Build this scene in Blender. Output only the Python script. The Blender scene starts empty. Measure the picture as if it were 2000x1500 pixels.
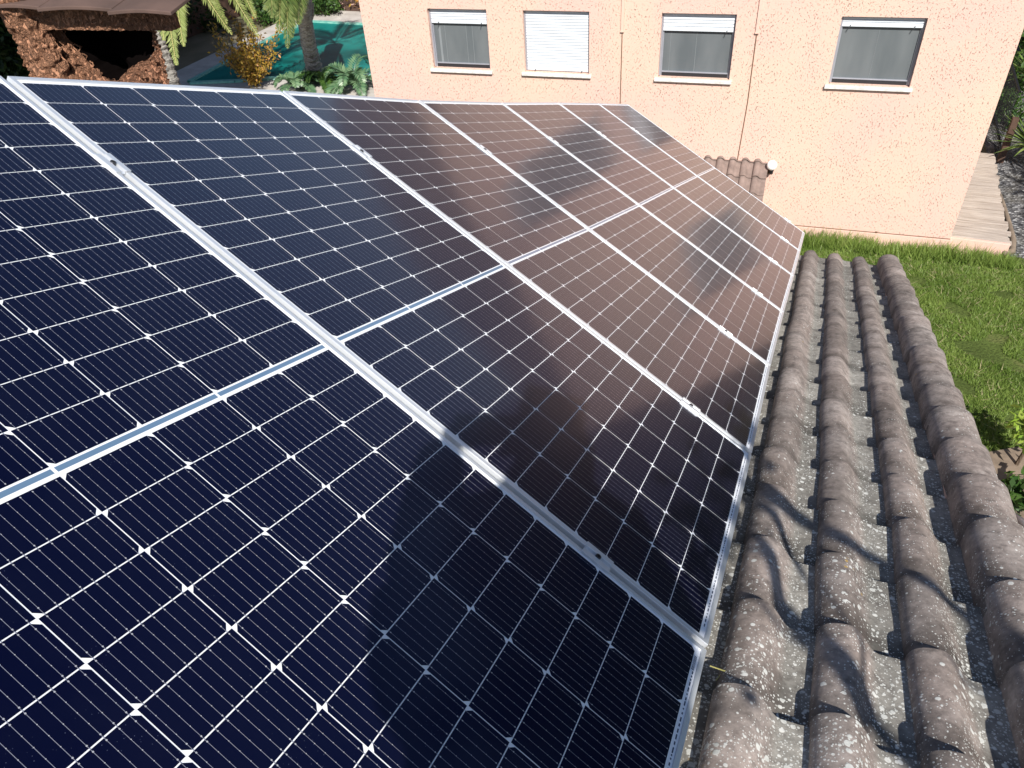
import bpy, math, random
import numpy as np
from mathutils import Vector, Matrix, noise
random.seed(7); RNG = np.random.default_rng(7)
S = bpy.context.scene
R = math.radians

# ------------------------------------------------------------------ camera
CAM = Vector((0.0253, -0.9391, 1.4824))
RIGHT = Vector((0.92631, 0.37235, -0.05743)).normalized()
FWD = Vector((-0.32096, 0.70008, -0.63787)).normalized()
UPC = RIGHT.cross(FWD).normalized()
cd = bpy.data.cameras.new('camera'); cam = bpy.data.objects.new('camera', cd); S.collection.objects.link(cam)
cam.matrix_world = Matrix(((RIGHT.x, UPC.x, -FWD.x, CAM.x), (RIGHT.y, UPC.y, -FWD.y, CAM.y), (RIGHT.z, UPC.z, -FWD.z, CAM.z), (0, 0, 0, 1)))
cd.sensor_width = 36; cd.lens = 26.651; cd.clip_start = 0.02; cd.clip_end = 2000
S.camera = cam

# ------------------------------------------------------------------ light
SUN = Vector((0.80, -1.539, 1.622)).normalized()
world = bpy.data.worlds.new('World'); S.world = world; world.use_nodes = True
nt = world.node_tree; nt.nodes.clear()
wo = nt.nodes.new('ShaderNodeOutputWorld'); bg = nt.nodes.new('ShaderNodeBackground'); sk = nt.nodes.new('ShaderNodeTexSky')
sk.sky_type = 'NISHITA'; sk.sun_disc = False; sk.sun_elevation = math.asin(SUN.z); sk.sun_rotation = math.atan2(SUN.x, SUN.y)
sk.air_density = 1.0; sk.dust_density = 0.5; sk.ozone_density = 2.0
bg.inputs['Strength'].default_value = 0.075
nt.links.new(sk.outputs[0], bg.inputs['Color']); nt.links.new(bg.outputs[0], wo.inputs['Surface'])
ld = bpy.data.lights.new('sun', 'SUN'); ld.energy = 4.9; ld.angle = R(0.55); ld.color = (1.0, 0.95, 0.87)
sun = bpy.data.objects.new('sun', ld); S.collection.objects.link(sun)
sun.rotation_euler = SUN.to_track_quat('Z', 'Y').to_euler()
S.view_settings.view_transform = 'Standard'; S.view_settings.look = 'None'; S.view_settings.gamma = 1
S.view_settings.exposure = 0.58

# ------------------------------------------------------------------ helpers
C = S.collection
def tag(o, label=None, cat=None, group=None, kind=None):
    if label: o['label'] = label
    if cat: o['category'] = cat
    if group: o['group'] = group
    if kind: o['kind'] = kind
    return o
def empty(name, loc=(0, 0, 0), label=None, cat=None, group=None, mat=None):
    o = bpy.data.objects.new(name, None); o.empty_display_size = .2; C.objects.link(o)
    if mat is not None: o.matrix_world = mat
    else: o.location = loc
    return tag(o, label, cat, group)
class MB:
    """collects verts / faces (with material slot) for ONE mesh object"""
    def __init__(s): s.v = []; s.f = []; s.m = []
    def add(s, vs, fs, m=0):
        b = len(s.v); s.v.extend(tuple(p) for p in vs); s.f.extend(tuple(i + b for i in f) for f in fs); s.m.extend([m] * len(fs))
    def box(s, a, b, m=0, M=None):
        x0, y0, z0 = a; x1, y1, z1 = b
        vs = [(x0, y0, z0), (x1, y0, z0), (x1, y1, z0), (x0, y1, z0), (x0, y0, z1), (x1, y0, z1), (x1, y1, z1), (x0, y1, z1)]
        if M is not None: vs = [M @ Vector(p) for p in vs]
        s.add(vs, [(0, 3, 2, 1), (4, 5, 6, 7), (0, 1, 5, 4), (1, 2, 6, 5), (2, 3, 7, 6), (3, 0, 4, 7)], m)
    def tube(s, pts, rad, n=8, m=0, caps=True):
        pts = [Vector(p) for p in pts]; k = len(pts)
        if not hasattr(rad, '__len__'): rad = [rad] * k
        vs = []; fs = []; ref = None
        for i, p in enumerate(pts):
            t = (pts[min(i + 1, k - 1)] - pts[max(i - 1, 0)]).normalized()
            if ref is None: ref = t.orthogonal().normalized()
            a = (ref - t * ref.dot(t)).normalized(); ref = a; b = t.cross(a)
            for j in range(n):
                w = 2 * math.pi * j / n; vs.append(p + (a * math.cos(w) + b * math.sin(w)) * rad[i])
        for i in range(k - 1):
            for j in range(n):
                fs.append((i * n + j, i * n + (j + 1) % n, (i + 1) * n + (j + 1) % n, (i + 1) * n + j))
        if caps: fs.append(tuple(range(n))[::-1]); fs.append(tuple((k - 1) * n + j for j in range(n)))
        s.add(vs, fs, m)
    def lathe(s, prof, n=24, c=(0, 0, 0), m=0):
        vs = []; fs = []; k = len(prof)
        for r_, z_ in prof:
            for j in range(n):
                w = 2 * math.pi * j / n; vs.append((c[0] + r_ * math.cos(w), c[1] + r_ * math.sin(w), c[2] + z_))
        for i in range(k - 1):
            for j in range(n): fs.append((i * n + j, i * n + (j + 1) % n, (i + 1) * n + (j + 1) % n, (i + 1) * n + j))
        s.add(vs, fs, m)
    def build(s, name, mats, parent=None, smooth=False, bevel=0):
        me = bpy.data.meshes.new(name); me.from_pydata(s.v, [], s.f)
        if not isinstance(mats, (list, tuple)): mats = [mats]
        for mm in mats: me.materials.append(mm)
        if len(mats) > 1: me.polygons.foreach_set('material_index', s.m)
        if smooth: me.polygons.foreach_set('use_smooth', [True] * len(me.polygons))
        me.update()
        o = bpy.data.objects.new(name, me); C.objects.link(o)
        if parent: o.parent = parent
        if bevel:
            b = o.modifiers.new('bevel', 'BEVEL'); b.width = bevel; b.segments = 2; b.limit_method = 'ANGLE'
        return o
def quads(name, V, mat, parent=None, smooth=False, nper=4):
    """fast mesh from an (N*nper,3) array of separate polygons"""
    V = np.asarray(V, dtype=np.float32); n = len(V); k = n // nper
    me = bpy.data.meshes.new(name); me.vertices.add(n); me.vertices.foreach_set('co', V.ravel())
    me.loops.add(n); me.loops.foreach_set('vertex_index', np.arange(n, dtype=np.int32))
    me.polygons.add(k); me.polygons.foreach_set('loop_start', np.arange(0, n, nper, dtype=np.int32))
    me.materials.append(mat); me.update(calc_edges=True); me.validate()
    o = bpy.data.objects.new(name, me); C.objects.link(o)
    if parent: o.parent = parent
    return o
class G:
    """tiny node graph helper"""
    def __init__(s, name):
        s.mat = bpy.data.materials.new(name); s.mat.use_nodes = True; s.t = s.mat.node_tree; s.b = s.t.nodes['Principled BSDF']
    def n(s, ty, **kw):
        nd = s.t.nodes.new(ty)
        for k, v in kw.items(): setattr(nd, k, v)
        return nd
    def l(s, a, b): s.t.links.new(a, b)
    def co(s, out='Object'): return s.n('ShaderNodeTexCoord').outputs[out]
    def noise(s, vec, scale, detail=4, rough=.55, out='Fac', dist=0):
        nd = s.n('ShaderNodeTexNoise'); nd.inputs['Scale'].default_value = scale; nd.inputs['Detail'].default_value = detail
        nd.inputs['Roughness'].default_value = rough; nd.inputs['Distortion'].default_value = dist; s.l(vec, nd.inputs['Vector']); return nd.outputs[out]
    def vor(s, vec, scale, out='Distance', feat='F1', rnd=1):
        nd = s.n('ShaderNodeTexVoronoi', feature=feat); nd.inputs['Scale'].default_value = scale; nd.inputs['Randomness'].default_value = rnd; s.l(vec, nd.inputs['Vector']); return nd.outputs[out]
    def ramp(s, fac, stops, interp='LINEAR'):
        nd = s.n('ShaderNodeValToRGB'); nd.color_ramp.interpolation = interp; e = nd.color_ramp.elements
        while len(e) < len(stops): e.new(.5)
        for el, (p, c) in zip(e, stops):
            el.position = p; el.color = (c, c, c, 1) if not hasattr(c, '__len__') else (*c, 1)
        s.l(fac, nd.inputs[0]); return nd.outputs[0]
    def mix(s, fac, a, b, blend='MIX'):
        nd = s.n('ShaderNodeMix', data_type='RGBA', blend_type=blend)
        for sock, val in ((nd.inputs[0], fac), (nd.inputs[6], a), (nd.inputs[7], b)):
            if hasattr(val, 'is_linked'): s.l(val, sock)
            elif hasattr(val, '__len__'): sock.default_value = (*val, 1)
            else: sock.default_value = val
        return nd.outputs[2]
    def math(s, op, a, b=0.0, c=None):
        nd = s.n('ShaderNodeMath', operation=op)
        for i, val in enumerate((a, b) if c is None else (a, b, c)):
            if hasattr(val, 'is_linked'): s.l(val, nd.inputs[i])
            else: nd.inputs[i].default_value = val
        return nd.outputs[0]
    def sep(s, vec):
        nd = s.n('ShaderNodeSeparateXYZ'); s.l(vec, nd.inputs[0]); return nd.outputs
    def mapv(s, vec, scale=(1, 1, 1), rot=(0, 0, 0)):
        nd = s.n('ShaderNodeMapping'); nd.inputs['Scale'].default_value = scale; nd.inputs['Rotation'].default_value = rot; s.l(vec, nd.inputs[0]); return nd.outputs[0]
    def bump(s, h, strength=.5, dist=.01):
        nd = s.n('ShaderNodeBump'); nd.inputs['Strength'].default_value = strength; nd.inputs['Distance'].default_value = dist; s.l(h, nd.inputs['Height']); s.l(nd.outputs[0], s.b.inputs['Normal']); return nd
    def set(s, **kw):
        for k, v in kw.items():
            k = k.replace('_', ' ')
            sock = s.b.inputs[k]
            if hasattr(v, 'is_linked'): s.l(v, sock)
            elif hasattr(v, '__len__'): sock.default_value = (*v, 1)
            else: sock.default_value = v
        return s.mat
def plain(name, col, rough=.6, metal=0.0, spec=.5, var=.12, scale=6):
    g = G(name); co = g.co(); n1 = g.noise(co, scale, 5)
    f = g.ramp(n1, [(.3, 1 - var), (.7, 1.0)])
    g.set(Base_Color=g.mix(1.0, col, f, 'MULTIPLY'), Roughness=rough, Metallic=metal, Specular_IOR_Level=spec)
    return g.mat

# ------------------------------------------------------------------ materials
def m_tile():
    g = G('weathered_tile'); co = g.co(); wx = g.n('ShaderNodeAttribute', attribute_name='tint'); tint = wx.outputs['Fac']
    prof = g.n('ShaderNodeAttribute', attribute_name='side').outputs['Fac']     # 0 pan, 1 crown of the barrel
    n1 = g.noise(co, 7, 6, .6); n2 = g.noise(co, 45, 5, .65); n3 = g.noise(co, 2.2, 3)
    base = g.ramp(n1, [(.28, (.135, .115, .104)), (.45, (.225, .193, .175)), (.6, (.31, .27, .247)), (.78, (.43, .385, .355))])
    pink = g.ramp(n3, [(.35, 0.0), (.7, .42)])
    base = g.mix(pink, base, (.37, .285, .245))
    pan = g.ramp(n1, [(.3, (.20, .19, .17)), (.7, (.32, .305, .275))])
    base = g.mix(g.ramp(prof, [(.1, 0.0), (.45, 1.0)]), pan, base)
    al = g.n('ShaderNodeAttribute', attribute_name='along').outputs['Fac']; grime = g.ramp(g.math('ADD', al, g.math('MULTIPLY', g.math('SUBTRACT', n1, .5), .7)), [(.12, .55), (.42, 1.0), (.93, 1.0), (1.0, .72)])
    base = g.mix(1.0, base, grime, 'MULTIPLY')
    dk = g.math('MULTIPLY_ADD', tint, .45, .76)
    base = g.mix(1.0, base, dk, 'MULTIPLY')
    base = g.mix(1.0, base, g.ramp(n2, [(.3, .68), (.62, 1.12)]), 'MULTIPLY')
    base = g.mix(g.ramp(g.noise(co, 18, 6, .7), [(.52, 0.0), (.68, .65)]), base, (.085, .070, .064))
    # lichen: pale round spots in two sizes, thicker in patches
    dv = g.mapv(co, (1, 1, .6)); wob = g.n('ShaderNodeVectorMath', operation='ADD'); nc = g.noise(co, 60, 3, .5, 'Color')
    sc = g.n('ShaderNodeVectorMath', operation='SCALE'); g.l(nc, sc.inputs[0]); sc.inputs['Scale'].default_value = .006
    g.l(co, wob.inputs[0]); g.l(sc.outputs[0], wob.inputs[1]); wv = wob.outputs[0]
    spots = None
    xyz = g.sep(co); near = g.math('MAXIMUM', g.math('MULTIPLY', g.math('ADD', xyz[1], -1.2), -.085), -.14)    # thicker lichen towards the ridge
    for sc_, off in ((150, .0), (85, .03), (40, .03)):
        d = g.vor(wv, sc_); rc = g.vor(wv, sc_, 'Color'); rr = g.sep(rc)[0]
        pn = g.noise(co, 3.1 + sc_ * .02, 4, .6)
        keep = g.math('ADD', g.math('ADD', g.math('MULTIPLY', pn, 1.1), g.math('MULTIPLY', rr, .5)), near)
        keep = g.math('SUBTRACT', keep, g.math('MULTIPLY', prof, .16))
        th = g.math('MULTIPLY', g.math('SUBTRACT', keep, .590 + off), .95)
        th = g.math('MINIMUM', g.math('MAXIMUM', th, 0.0), .36)
        sp = g.math('MULTIPLY', g.math('SUBTRACT', th, d), 14.0)
        n = g.n('ShaderNodeClamp'); g.l(sp, n.inputs[0]); sp = n.outputs[0]
        spots = sp if spots is None else g.math('MAXIMUM', spots, sp)
    lc = g.ramp(n2, [(.35, (.52, .53, .50)), (.65, (.74, .74, .70))])
    base = g.mix(g.math('MULTIPLY', spots, .88), base, lc)
    yel = g.vor(wv, 30); ym = g.math('MULTIPLY', g.ramp(yel, [(.12, 1.0), (.2, 0.0)]), g.ramp(g.noise(co, 4.3, 2), [(.66, 0.0), (.70, .8)]))
    base = g.mix(ym, base, (.42, .27, .06))
    h = g.math('ADD', g.math('MULTIPLY', n2, .6), g.math('MULTIPLY', spots, .3)); h = g.math('ADD', h, g.math('MULTIPLY', g.noise(co, 160, 3), .35))
    g.bump(h, .35, .004)
    return g.set(Base_Color=base, Roughness=.9, Specular_IOR_Level=.25)
def m_render(name, c0, c1, strength=.6):
    g = G(name); co = g.co(); n = g.noise(co, .55, 4, .5)
    col = g.mix(g.ramp(n, [(.40, 0.0), (.62, 1.0)]), c0, c1)
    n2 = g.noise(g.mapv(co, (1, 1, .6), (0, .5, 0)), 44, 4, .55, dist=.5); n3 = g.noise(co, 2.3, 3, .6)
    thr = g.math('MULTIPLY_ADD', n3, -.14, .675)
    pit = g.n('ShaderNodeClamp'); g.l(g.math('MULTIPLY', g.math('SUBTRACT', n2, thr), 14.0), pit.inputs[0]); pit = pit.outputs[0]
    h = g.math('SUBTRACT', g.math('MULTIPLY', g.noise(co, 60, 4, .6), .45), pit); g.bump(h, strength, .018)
    col = g.mix(g.math('MULTIPLY', pit, .26), col, (.27, .17, .13))  # shadow in the pits painted as a darker colour
    return g.set(Base_Color=col, Roughness=.9, Specular_IOR_Level=.15)
def m_stucco(name, c0, c1, s=1.0, strength=1.0, dist=.02, rough_scale=16):
    g = G(name); co = g.co(); n = g.noise(co, 1.1, 4, .5); xyz = g.sep(co)
    col = g.mix(g.ramp(n, [(.35, 0.0), (.68, 1.0)]), c0, c1)
    st = g.noise(g.mapv(co, (5, 5, .5)), 1.0, 4, .6); col = g.mix(g.ramp(st, [(.6, 0.0), (.9, .12)]), col, (c0[0] * .72, c0[1] * .68, c0[2] * .62))
    v = g.vor(g.mapv(co, (1, 1, .55), (0, .6, 0)), rough_scale, rnd=1); nn = g.noise(g.mapv(co, (1, 1, .5), (0, .55, 0)), rough_scale * .9, 5, .62, dist=.6)
    h = g.math('ADD', g.ramp(nn, [(.42, 0.0), (.60, 1.0)]), g.math('MULTIPLY', g.math('SUBTRACT', .6, v), .35)); h = g.math('ADD', h, g.math('MULTIPLY', g.noise(co, 130, 3), .18))
    g.bump(h, strength, dist)
    return g.set(Base_Color=col, Roughness=.88, Specular_IOR_Level=.2)
def m_leaf(name, c0, c1, c2=None, rough=.45, trans=.25, spec=.5):
    g = G(name); geo = g.n('ShaderNodeNewGeometry'); r = geo.outputs['Random Per Island']
    col = g.ramp(r, [(0, c0), (.55, c1), (1, c2 or c1)])
    g.set(Base_Color=col, Roughness=rough, Specular_IOR_Level=spec)
    tr = g.n('ShaderNodeBsdfTranslucent'); g.l(col, tr.inputs['Color']); mx = g.n('ShaderNodeMixShader'); mx.inputs[0].default_value = trans
    out = g.t.nodes['Material Output']; g.l(g.b.outputs[0], mx.inputs[1]); g.l(tr.outputs[0], mx.inputs[2]); g.l(mx.outputs[0], out.inputs['Surface'])
    return g.mat
def m_coated(name, col, rough=.5, coat_rough=.07, ior=1.5, spec=.3, coat=1.0, bump=0.0, metal=0.0):
    g = G(name); co = g.co()
    if bump:
        g.bump(g.noise(co, 500, 2), bump, .0006)
        n = g.noise(co, 1.7, 4, .6); f = g.ramp(n, [(.3, coat_rough * .8), (.75, coat_rough * 1.35)]); g.set(Coat_Roughness=f)
    else: g.b.inputs['Coat Roughness'].default_value = coat_rough
    return g.set(Base_Color=col, Roughness=rough, Specular_IOR_Level=spec, Coat_Weight=coat, Coat_IOR=ior, Metallic=metal)

M = {}
M['tile'] = m_tile(); M['villa_tile'] = plain('dark_roof_tile', (.11, .08, .07), .9, var=.4, scale=4); M['porch_tile'] = plain('porch_clay_tile', (.27, .20, .175), .85, var=.45, scale=6)
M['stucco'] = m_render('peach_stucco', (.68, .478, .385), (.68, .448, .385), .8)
M['flue_dark'] = plain('painted_flue_dark', (.004, .003, .003), 1.0, spec=0.0)  # near-black colour stands in for the darkness inside the chimney hole
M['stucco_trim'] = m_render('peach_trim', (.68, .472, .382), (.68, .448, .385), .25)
M['roughcast'] = m_stucco('roughcast', (.42, .22, .13), (.36, .18, .11), strength=1.0, dist=.05, rough_scale=38)
g = G('silicon_cell'); co = g.co(); dn = g.noise(co, 2.3, 6, .65); spk = g.vor(co, 170); spn = g.noise(co, 9, 3)
dust = g.math('MULTIPLY', g.ramp(dn, [(.42, 0.0), (.75, 1.0)]), .010); sp = g.math('MULTIPLY', g.ramp(spk, [(.07, 1.0), (.11, 0.0)]), g.ramp(spn, [(.55, 0.0), (.62, .30)]))
col = g.mix(dust, (.0010, .0013, .0105), (.30, .34, .46)); col = g.mix(sp, col, (.20, .24, .40))
rg = g.ramp(g.noise(co, 1.3, 5, .6), [(.3, .075), (.7, .115)])
M['cell'] = g.set(Base_Color=col, Roughness=.32, Specular_IOR_Level=.35, Specular_Tint=(.10, .20, 1.0), Coat_Weight=.60, Coat_IOR=1.33, Coat_Roughness=rg)
M['sheet'] = m_coated('white_backsheet', (.80, .82, .86), .8, .09, 1.33, .1, coat=.5)
M['busbar'] = m_coated('silver_busbar', (.27, .28, .36), .5, .09, 1.33, .3, metal=.3, coat=.5)
M['solder'] = m_coated('solder_dot', (.5, .5, .55), .5, .11, 1.42, .4, metal=.3)
M['ribbon'] = m_coated('reflective_ribbon', (.13, .22, .34), .45, .085, 1.42, .5, metal=.1)
M['ink'] = plain('printed_ink', (.05, .07, .12))
g = G('anodised_aluminium'); co = g.co(); g.bump(g.noise(g.mapv(co, (400, 3, 400)), 1.0, 3), .08, .001)
g.set(Base_Color=g.mix(g.ramp(g.noise(co, 3, 4), [(.35, .0), (.7, 1.0)]), (.72, .75, .79), (.80, .82, .85)), Metallic=.55, Roughness=.36, Specular_IOR_Level=.5); M['alu'] = g.mat
M['steel'] = plain('bolt_steel', (.10, .10, .11), .35, .8)
M['galv'] = plain('galvanised_steel', (.45, .47, .49), .45, .7)
M['white_paint'] = plain('white_paint', (.80, .80, .78), .5, var=.15, scale=9)
M['sill'] = plain('white_sill', (.78, .76, .73), .6, var=.35, scale=14)
M['shutter'] = plain('white_shutter', (.63, .67, .72), .4, var=.06)
M['winframe'] = plain('grey_window_frame', (.36, .37, .42), .4, .3)
M['dark'] = plain('dark_rubber', (.015, .016, .02), .6)
g = G('screened_pane'); co = g.co(); n = g.noise(g.mapv(co, (2.2, 2.2, .5)), 1.6, 3, .5)
g.set(Base_Color=g.ramp(n, [(.3, (.10, .115, .125)), (.7, (.145, .16, .17))]), Roughness=.55, Coat_Weight=.6, Coat_Roughness=.12, Specular_IOR_Level=.3); M['pane'] = g.mat
M['curtain_line'] = plain('pale_sash_line', (.21, .23, .245), .5)
M['wall_line'] = plain('brown_wall_line', (.16, .09, .05), .6)
M['soil'] = plain('dry_soil', (.26, .20, .15), .95, var=.5, scale=5)
g = G('wood_planks'); co = g.co(); n = g.noise(g.mapv(co, (1.3, 26, 1)), 1.0, 6, .65, dist=.4); n2 = g.noise(co, 2, 3)
col = g.ramp(n, [(.25, (.16, .13, .11)), (.42, (.34, .285, .24)), (.55, (.46, .40, .35)), (.75, (.60, .54, .48))]); col = g.mix(g.ramp(n2, [(.4, .0), (.7, .35)]), col, (.30, .26, .24))
g.bump(n, .6, .02); M['planks'] = g.set(Base_Color=col, Roughness=.85, Specular_IOR_Level=.2)
g = G('pale_paving'); co = g.co(); n = g.noise(co, 2.5, 6, .6)
M['paving'] = g.set(Base_Color=g.ramp(n, [(.3, (.34, .31, .29)), (.7, (.50, .47, .44))]), Roughness=.9)
g = G('gravel'); co = g.co(); v = g.vor(co, 22, 'Color'); n = g.noise(co, 1.5, 5)
col = g.ramp(g.sep(v)[0], [(0, (.04, .04, .045)), (.7, (.13, .13, .14)), (1, (.38, .38, .38))]); col = g.mix(g.ramp(n, [(.4, 0.), (.6, .6)]), col, (.09, .08, .06))
g.bump(g.vor(co, 22), 1, .03); M['gravel'] = g.set(Base_Color=col, Roughness=.9)
g = G('pool_water'); co = g.co(); n = g.noise(co, .35, 4, .5); n2 = g.noise(co, 1.3, 5, .6)
col = g.ramp(n, [(.38, (.003, .075, .07)), (.5, (.006, .15, .135)), (.66, (.012, .20, .18))]); col = g.mix(g.ramp(n2, [(.48, 0.), (.66, .75)]), col, (.002, .03, .03))
g.bump(g.noise(co, 3, 3), .12, .05); M['water'] = g.set(Base_Color=col, Roughness=.42, Specular_IOR_Level=.12, IOR=1.33)
g = G('pool_tile'); co = g.co(); M['pooltile'] = g.set(Base_Color=g.ramp(g.noise(co, 9, 3), [(.3, (.10, .38, .33)), (.7, (.30, .56, .48))]), Roughness=.3)
g = G('lawn_soil'); co = g.co(); n = g.noise(co, 1.4, 5, .6); n2 = g.noise(co, 25, 4, .6)
col = g.ramp(n, [(.3, (.055, .08, .02)), (.62, (.10, .14, .035)), (.78, (.19, .18, .08))]); col = g.mix(g.ramp(n2, [(.45, .0), (.7, .6)]), col, (.02, .03, .01))
g.bump(n2, 1, .05); M['lawn'] = g.set(Base_Color=col, Roughness=.9, Specular_IOR_Level=.1)
g = G('ground_soil'); co = g.co(); n = g.noise(co, .5, 6, .6); M['ground'] = g.set(Base_Color=g.ramp(n, [(.3, (.06, .07, .03)), (.7, (.20, .16, .11))]), Roughness=.95)
def m_grass(name, a, b, c, d):
    g = G(name); geo = g.n('ShaderNodeNewGeometry'); co = g.co(); r = geo.outputs['Random Per Island']; n = g.noise(co, .9, 5, .65); n2 = g.noise(co, 3.2, 4, .6)
    col = g.mix(g.ramp(n, [(.38, 0.0), (.62, 1.0)]), g.ramp(r, [(0, a), (1, b)]), g.ramp(r, [(0, b), (1, c)])); col = g.mix(g.ramp(n2, [(.58, 0.0), (.72, .4)]), col, d)
    g.set(Base_Color=col, Roughness=.5, Specular_IOR_Level=.4); tr = g.n('ShaderNodeBsdfTranslucent'); g.l(col, tr.inputs['Color']); mx = g.n('ShaderNodeMixShader'); mx.inputs[0].default_value = .3
    g.l(g.b.outputs[0], mx.inputs[1]); g.l(tr.outputs[0], mx.inputs[2]); g.l(mx.outputs[0], g.t.nodes['Material Output'].inputs['Surface']); return g.mat
M['grass'] = m_grass('grass_blade', (.08, .145, .024), (.18, .28, .05), (.29, .38, .10), (.33, .34, .14))
M['grass_old'] = m_leaf('grass_blade', (.085, .15, .025), (.15, .225, .045), (.25, .28, .09), .5, .3)
M['straw'] = m_leaf('dry_grass', (.22, .19, .10), (.36, .31, .18), None, .8, .1)
M['leaf_dark'] = m_leaf('dark_leaf', (.006, .016, .004), (.014, .035, .008), (.03, .06, .012), .5, .15, .3)
M['leaf_mid'] = m_leaf('mid_leaf', (.02, .06, .012), (.05, .11, .02), (.08, .15, .03), .45, .25)
M['leaf_lime'] = m_leaf('lime_leaf', (.16, .28, .03), (.26, .38, .05), (.35, .45, .09), .4, .3)
M['leaf_palm'] = m_leaf('palm_leaflet', (.17, .22, .06), (.26, .31, .10), (.38, .42, .17), .4, .25)
M['leaf_palm_green'] = m_leaf('palm_leaflet_green', (.07, .12, .03), (.13, .18, .05), (.24, .27, .10), .4, .25)
M['leaf_fern'] = m_leaf('fern_leaflet', (.06, .14, .07), (.12, .22, .11), (.22, .33, .18), .4, .2)
M['leaf_gold'] = m_leaf('golden_leaf', (.26, .17, .02), (.40, .27, .04), (.50, .24, .06), .5, .25)
M['leaf_yucca'] = m_leaf('yucca_leaf', (.07, .14, .03), (.16, .24, .06), (.30, .36, .12), .4, .2)
M['rachis'] = plain('palm_rachis', (.45, .42, .16), .5)
def m_bark(name, c0, c1, sc=(3, 3, 14)):
    g = G(name); co = g.co(); n = g.noise(g.mapv(co, sc), 1.6, 5, .65, dist=1.2)
    g.bump(n, 1, .04); return g.set(Base_Color=g.ramp(n, [(.32, c0), (.62, c1)]), Roughness=.9, Specular_IOR_Level=.15)
M['bark_palm'] = m_bark('palm_bark', (.05, .045, .04), (.46, .43, .39))
M['bark_palm_dark'] = m_bark('palm_bark_dark', (.16, .13, .12), (.60, .54, .50), (4, 4, 9))
M['bark'] = m_bark('bark', (.05, .035, .025), (.20, .15, .11), (9, 9, 2))
M['brown_tile'] = plain('brown_cap_tile', (.115, .070, .056), .8, var=.4, scale=5)
M['black_metal'] = plain('black_metal', (.02, .02, .025), .5, .3)
M['wood_dark'] = plain('dark_wood', (.09, .05, .035), .8, var=.4)
g = G('milk_glass'); M['globe'] = g.set(Base_Color=(.88, .88, .86), Roughness=.15, Coat_Weight=.5)

# ------------------------------------------------------------------ solar panels
PU = Vector((0, .94009, -.34093)).normalized(); PV = Vector((.87815, -.16309, -.44973)); PV = (PV - PU * PV.dot(PU)).normalized(); PN = PV.cross(PU)   # up normal
PW, PL, GAP = 1.042, 2.108, .0176
PITCH = PW + GAP
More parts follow.
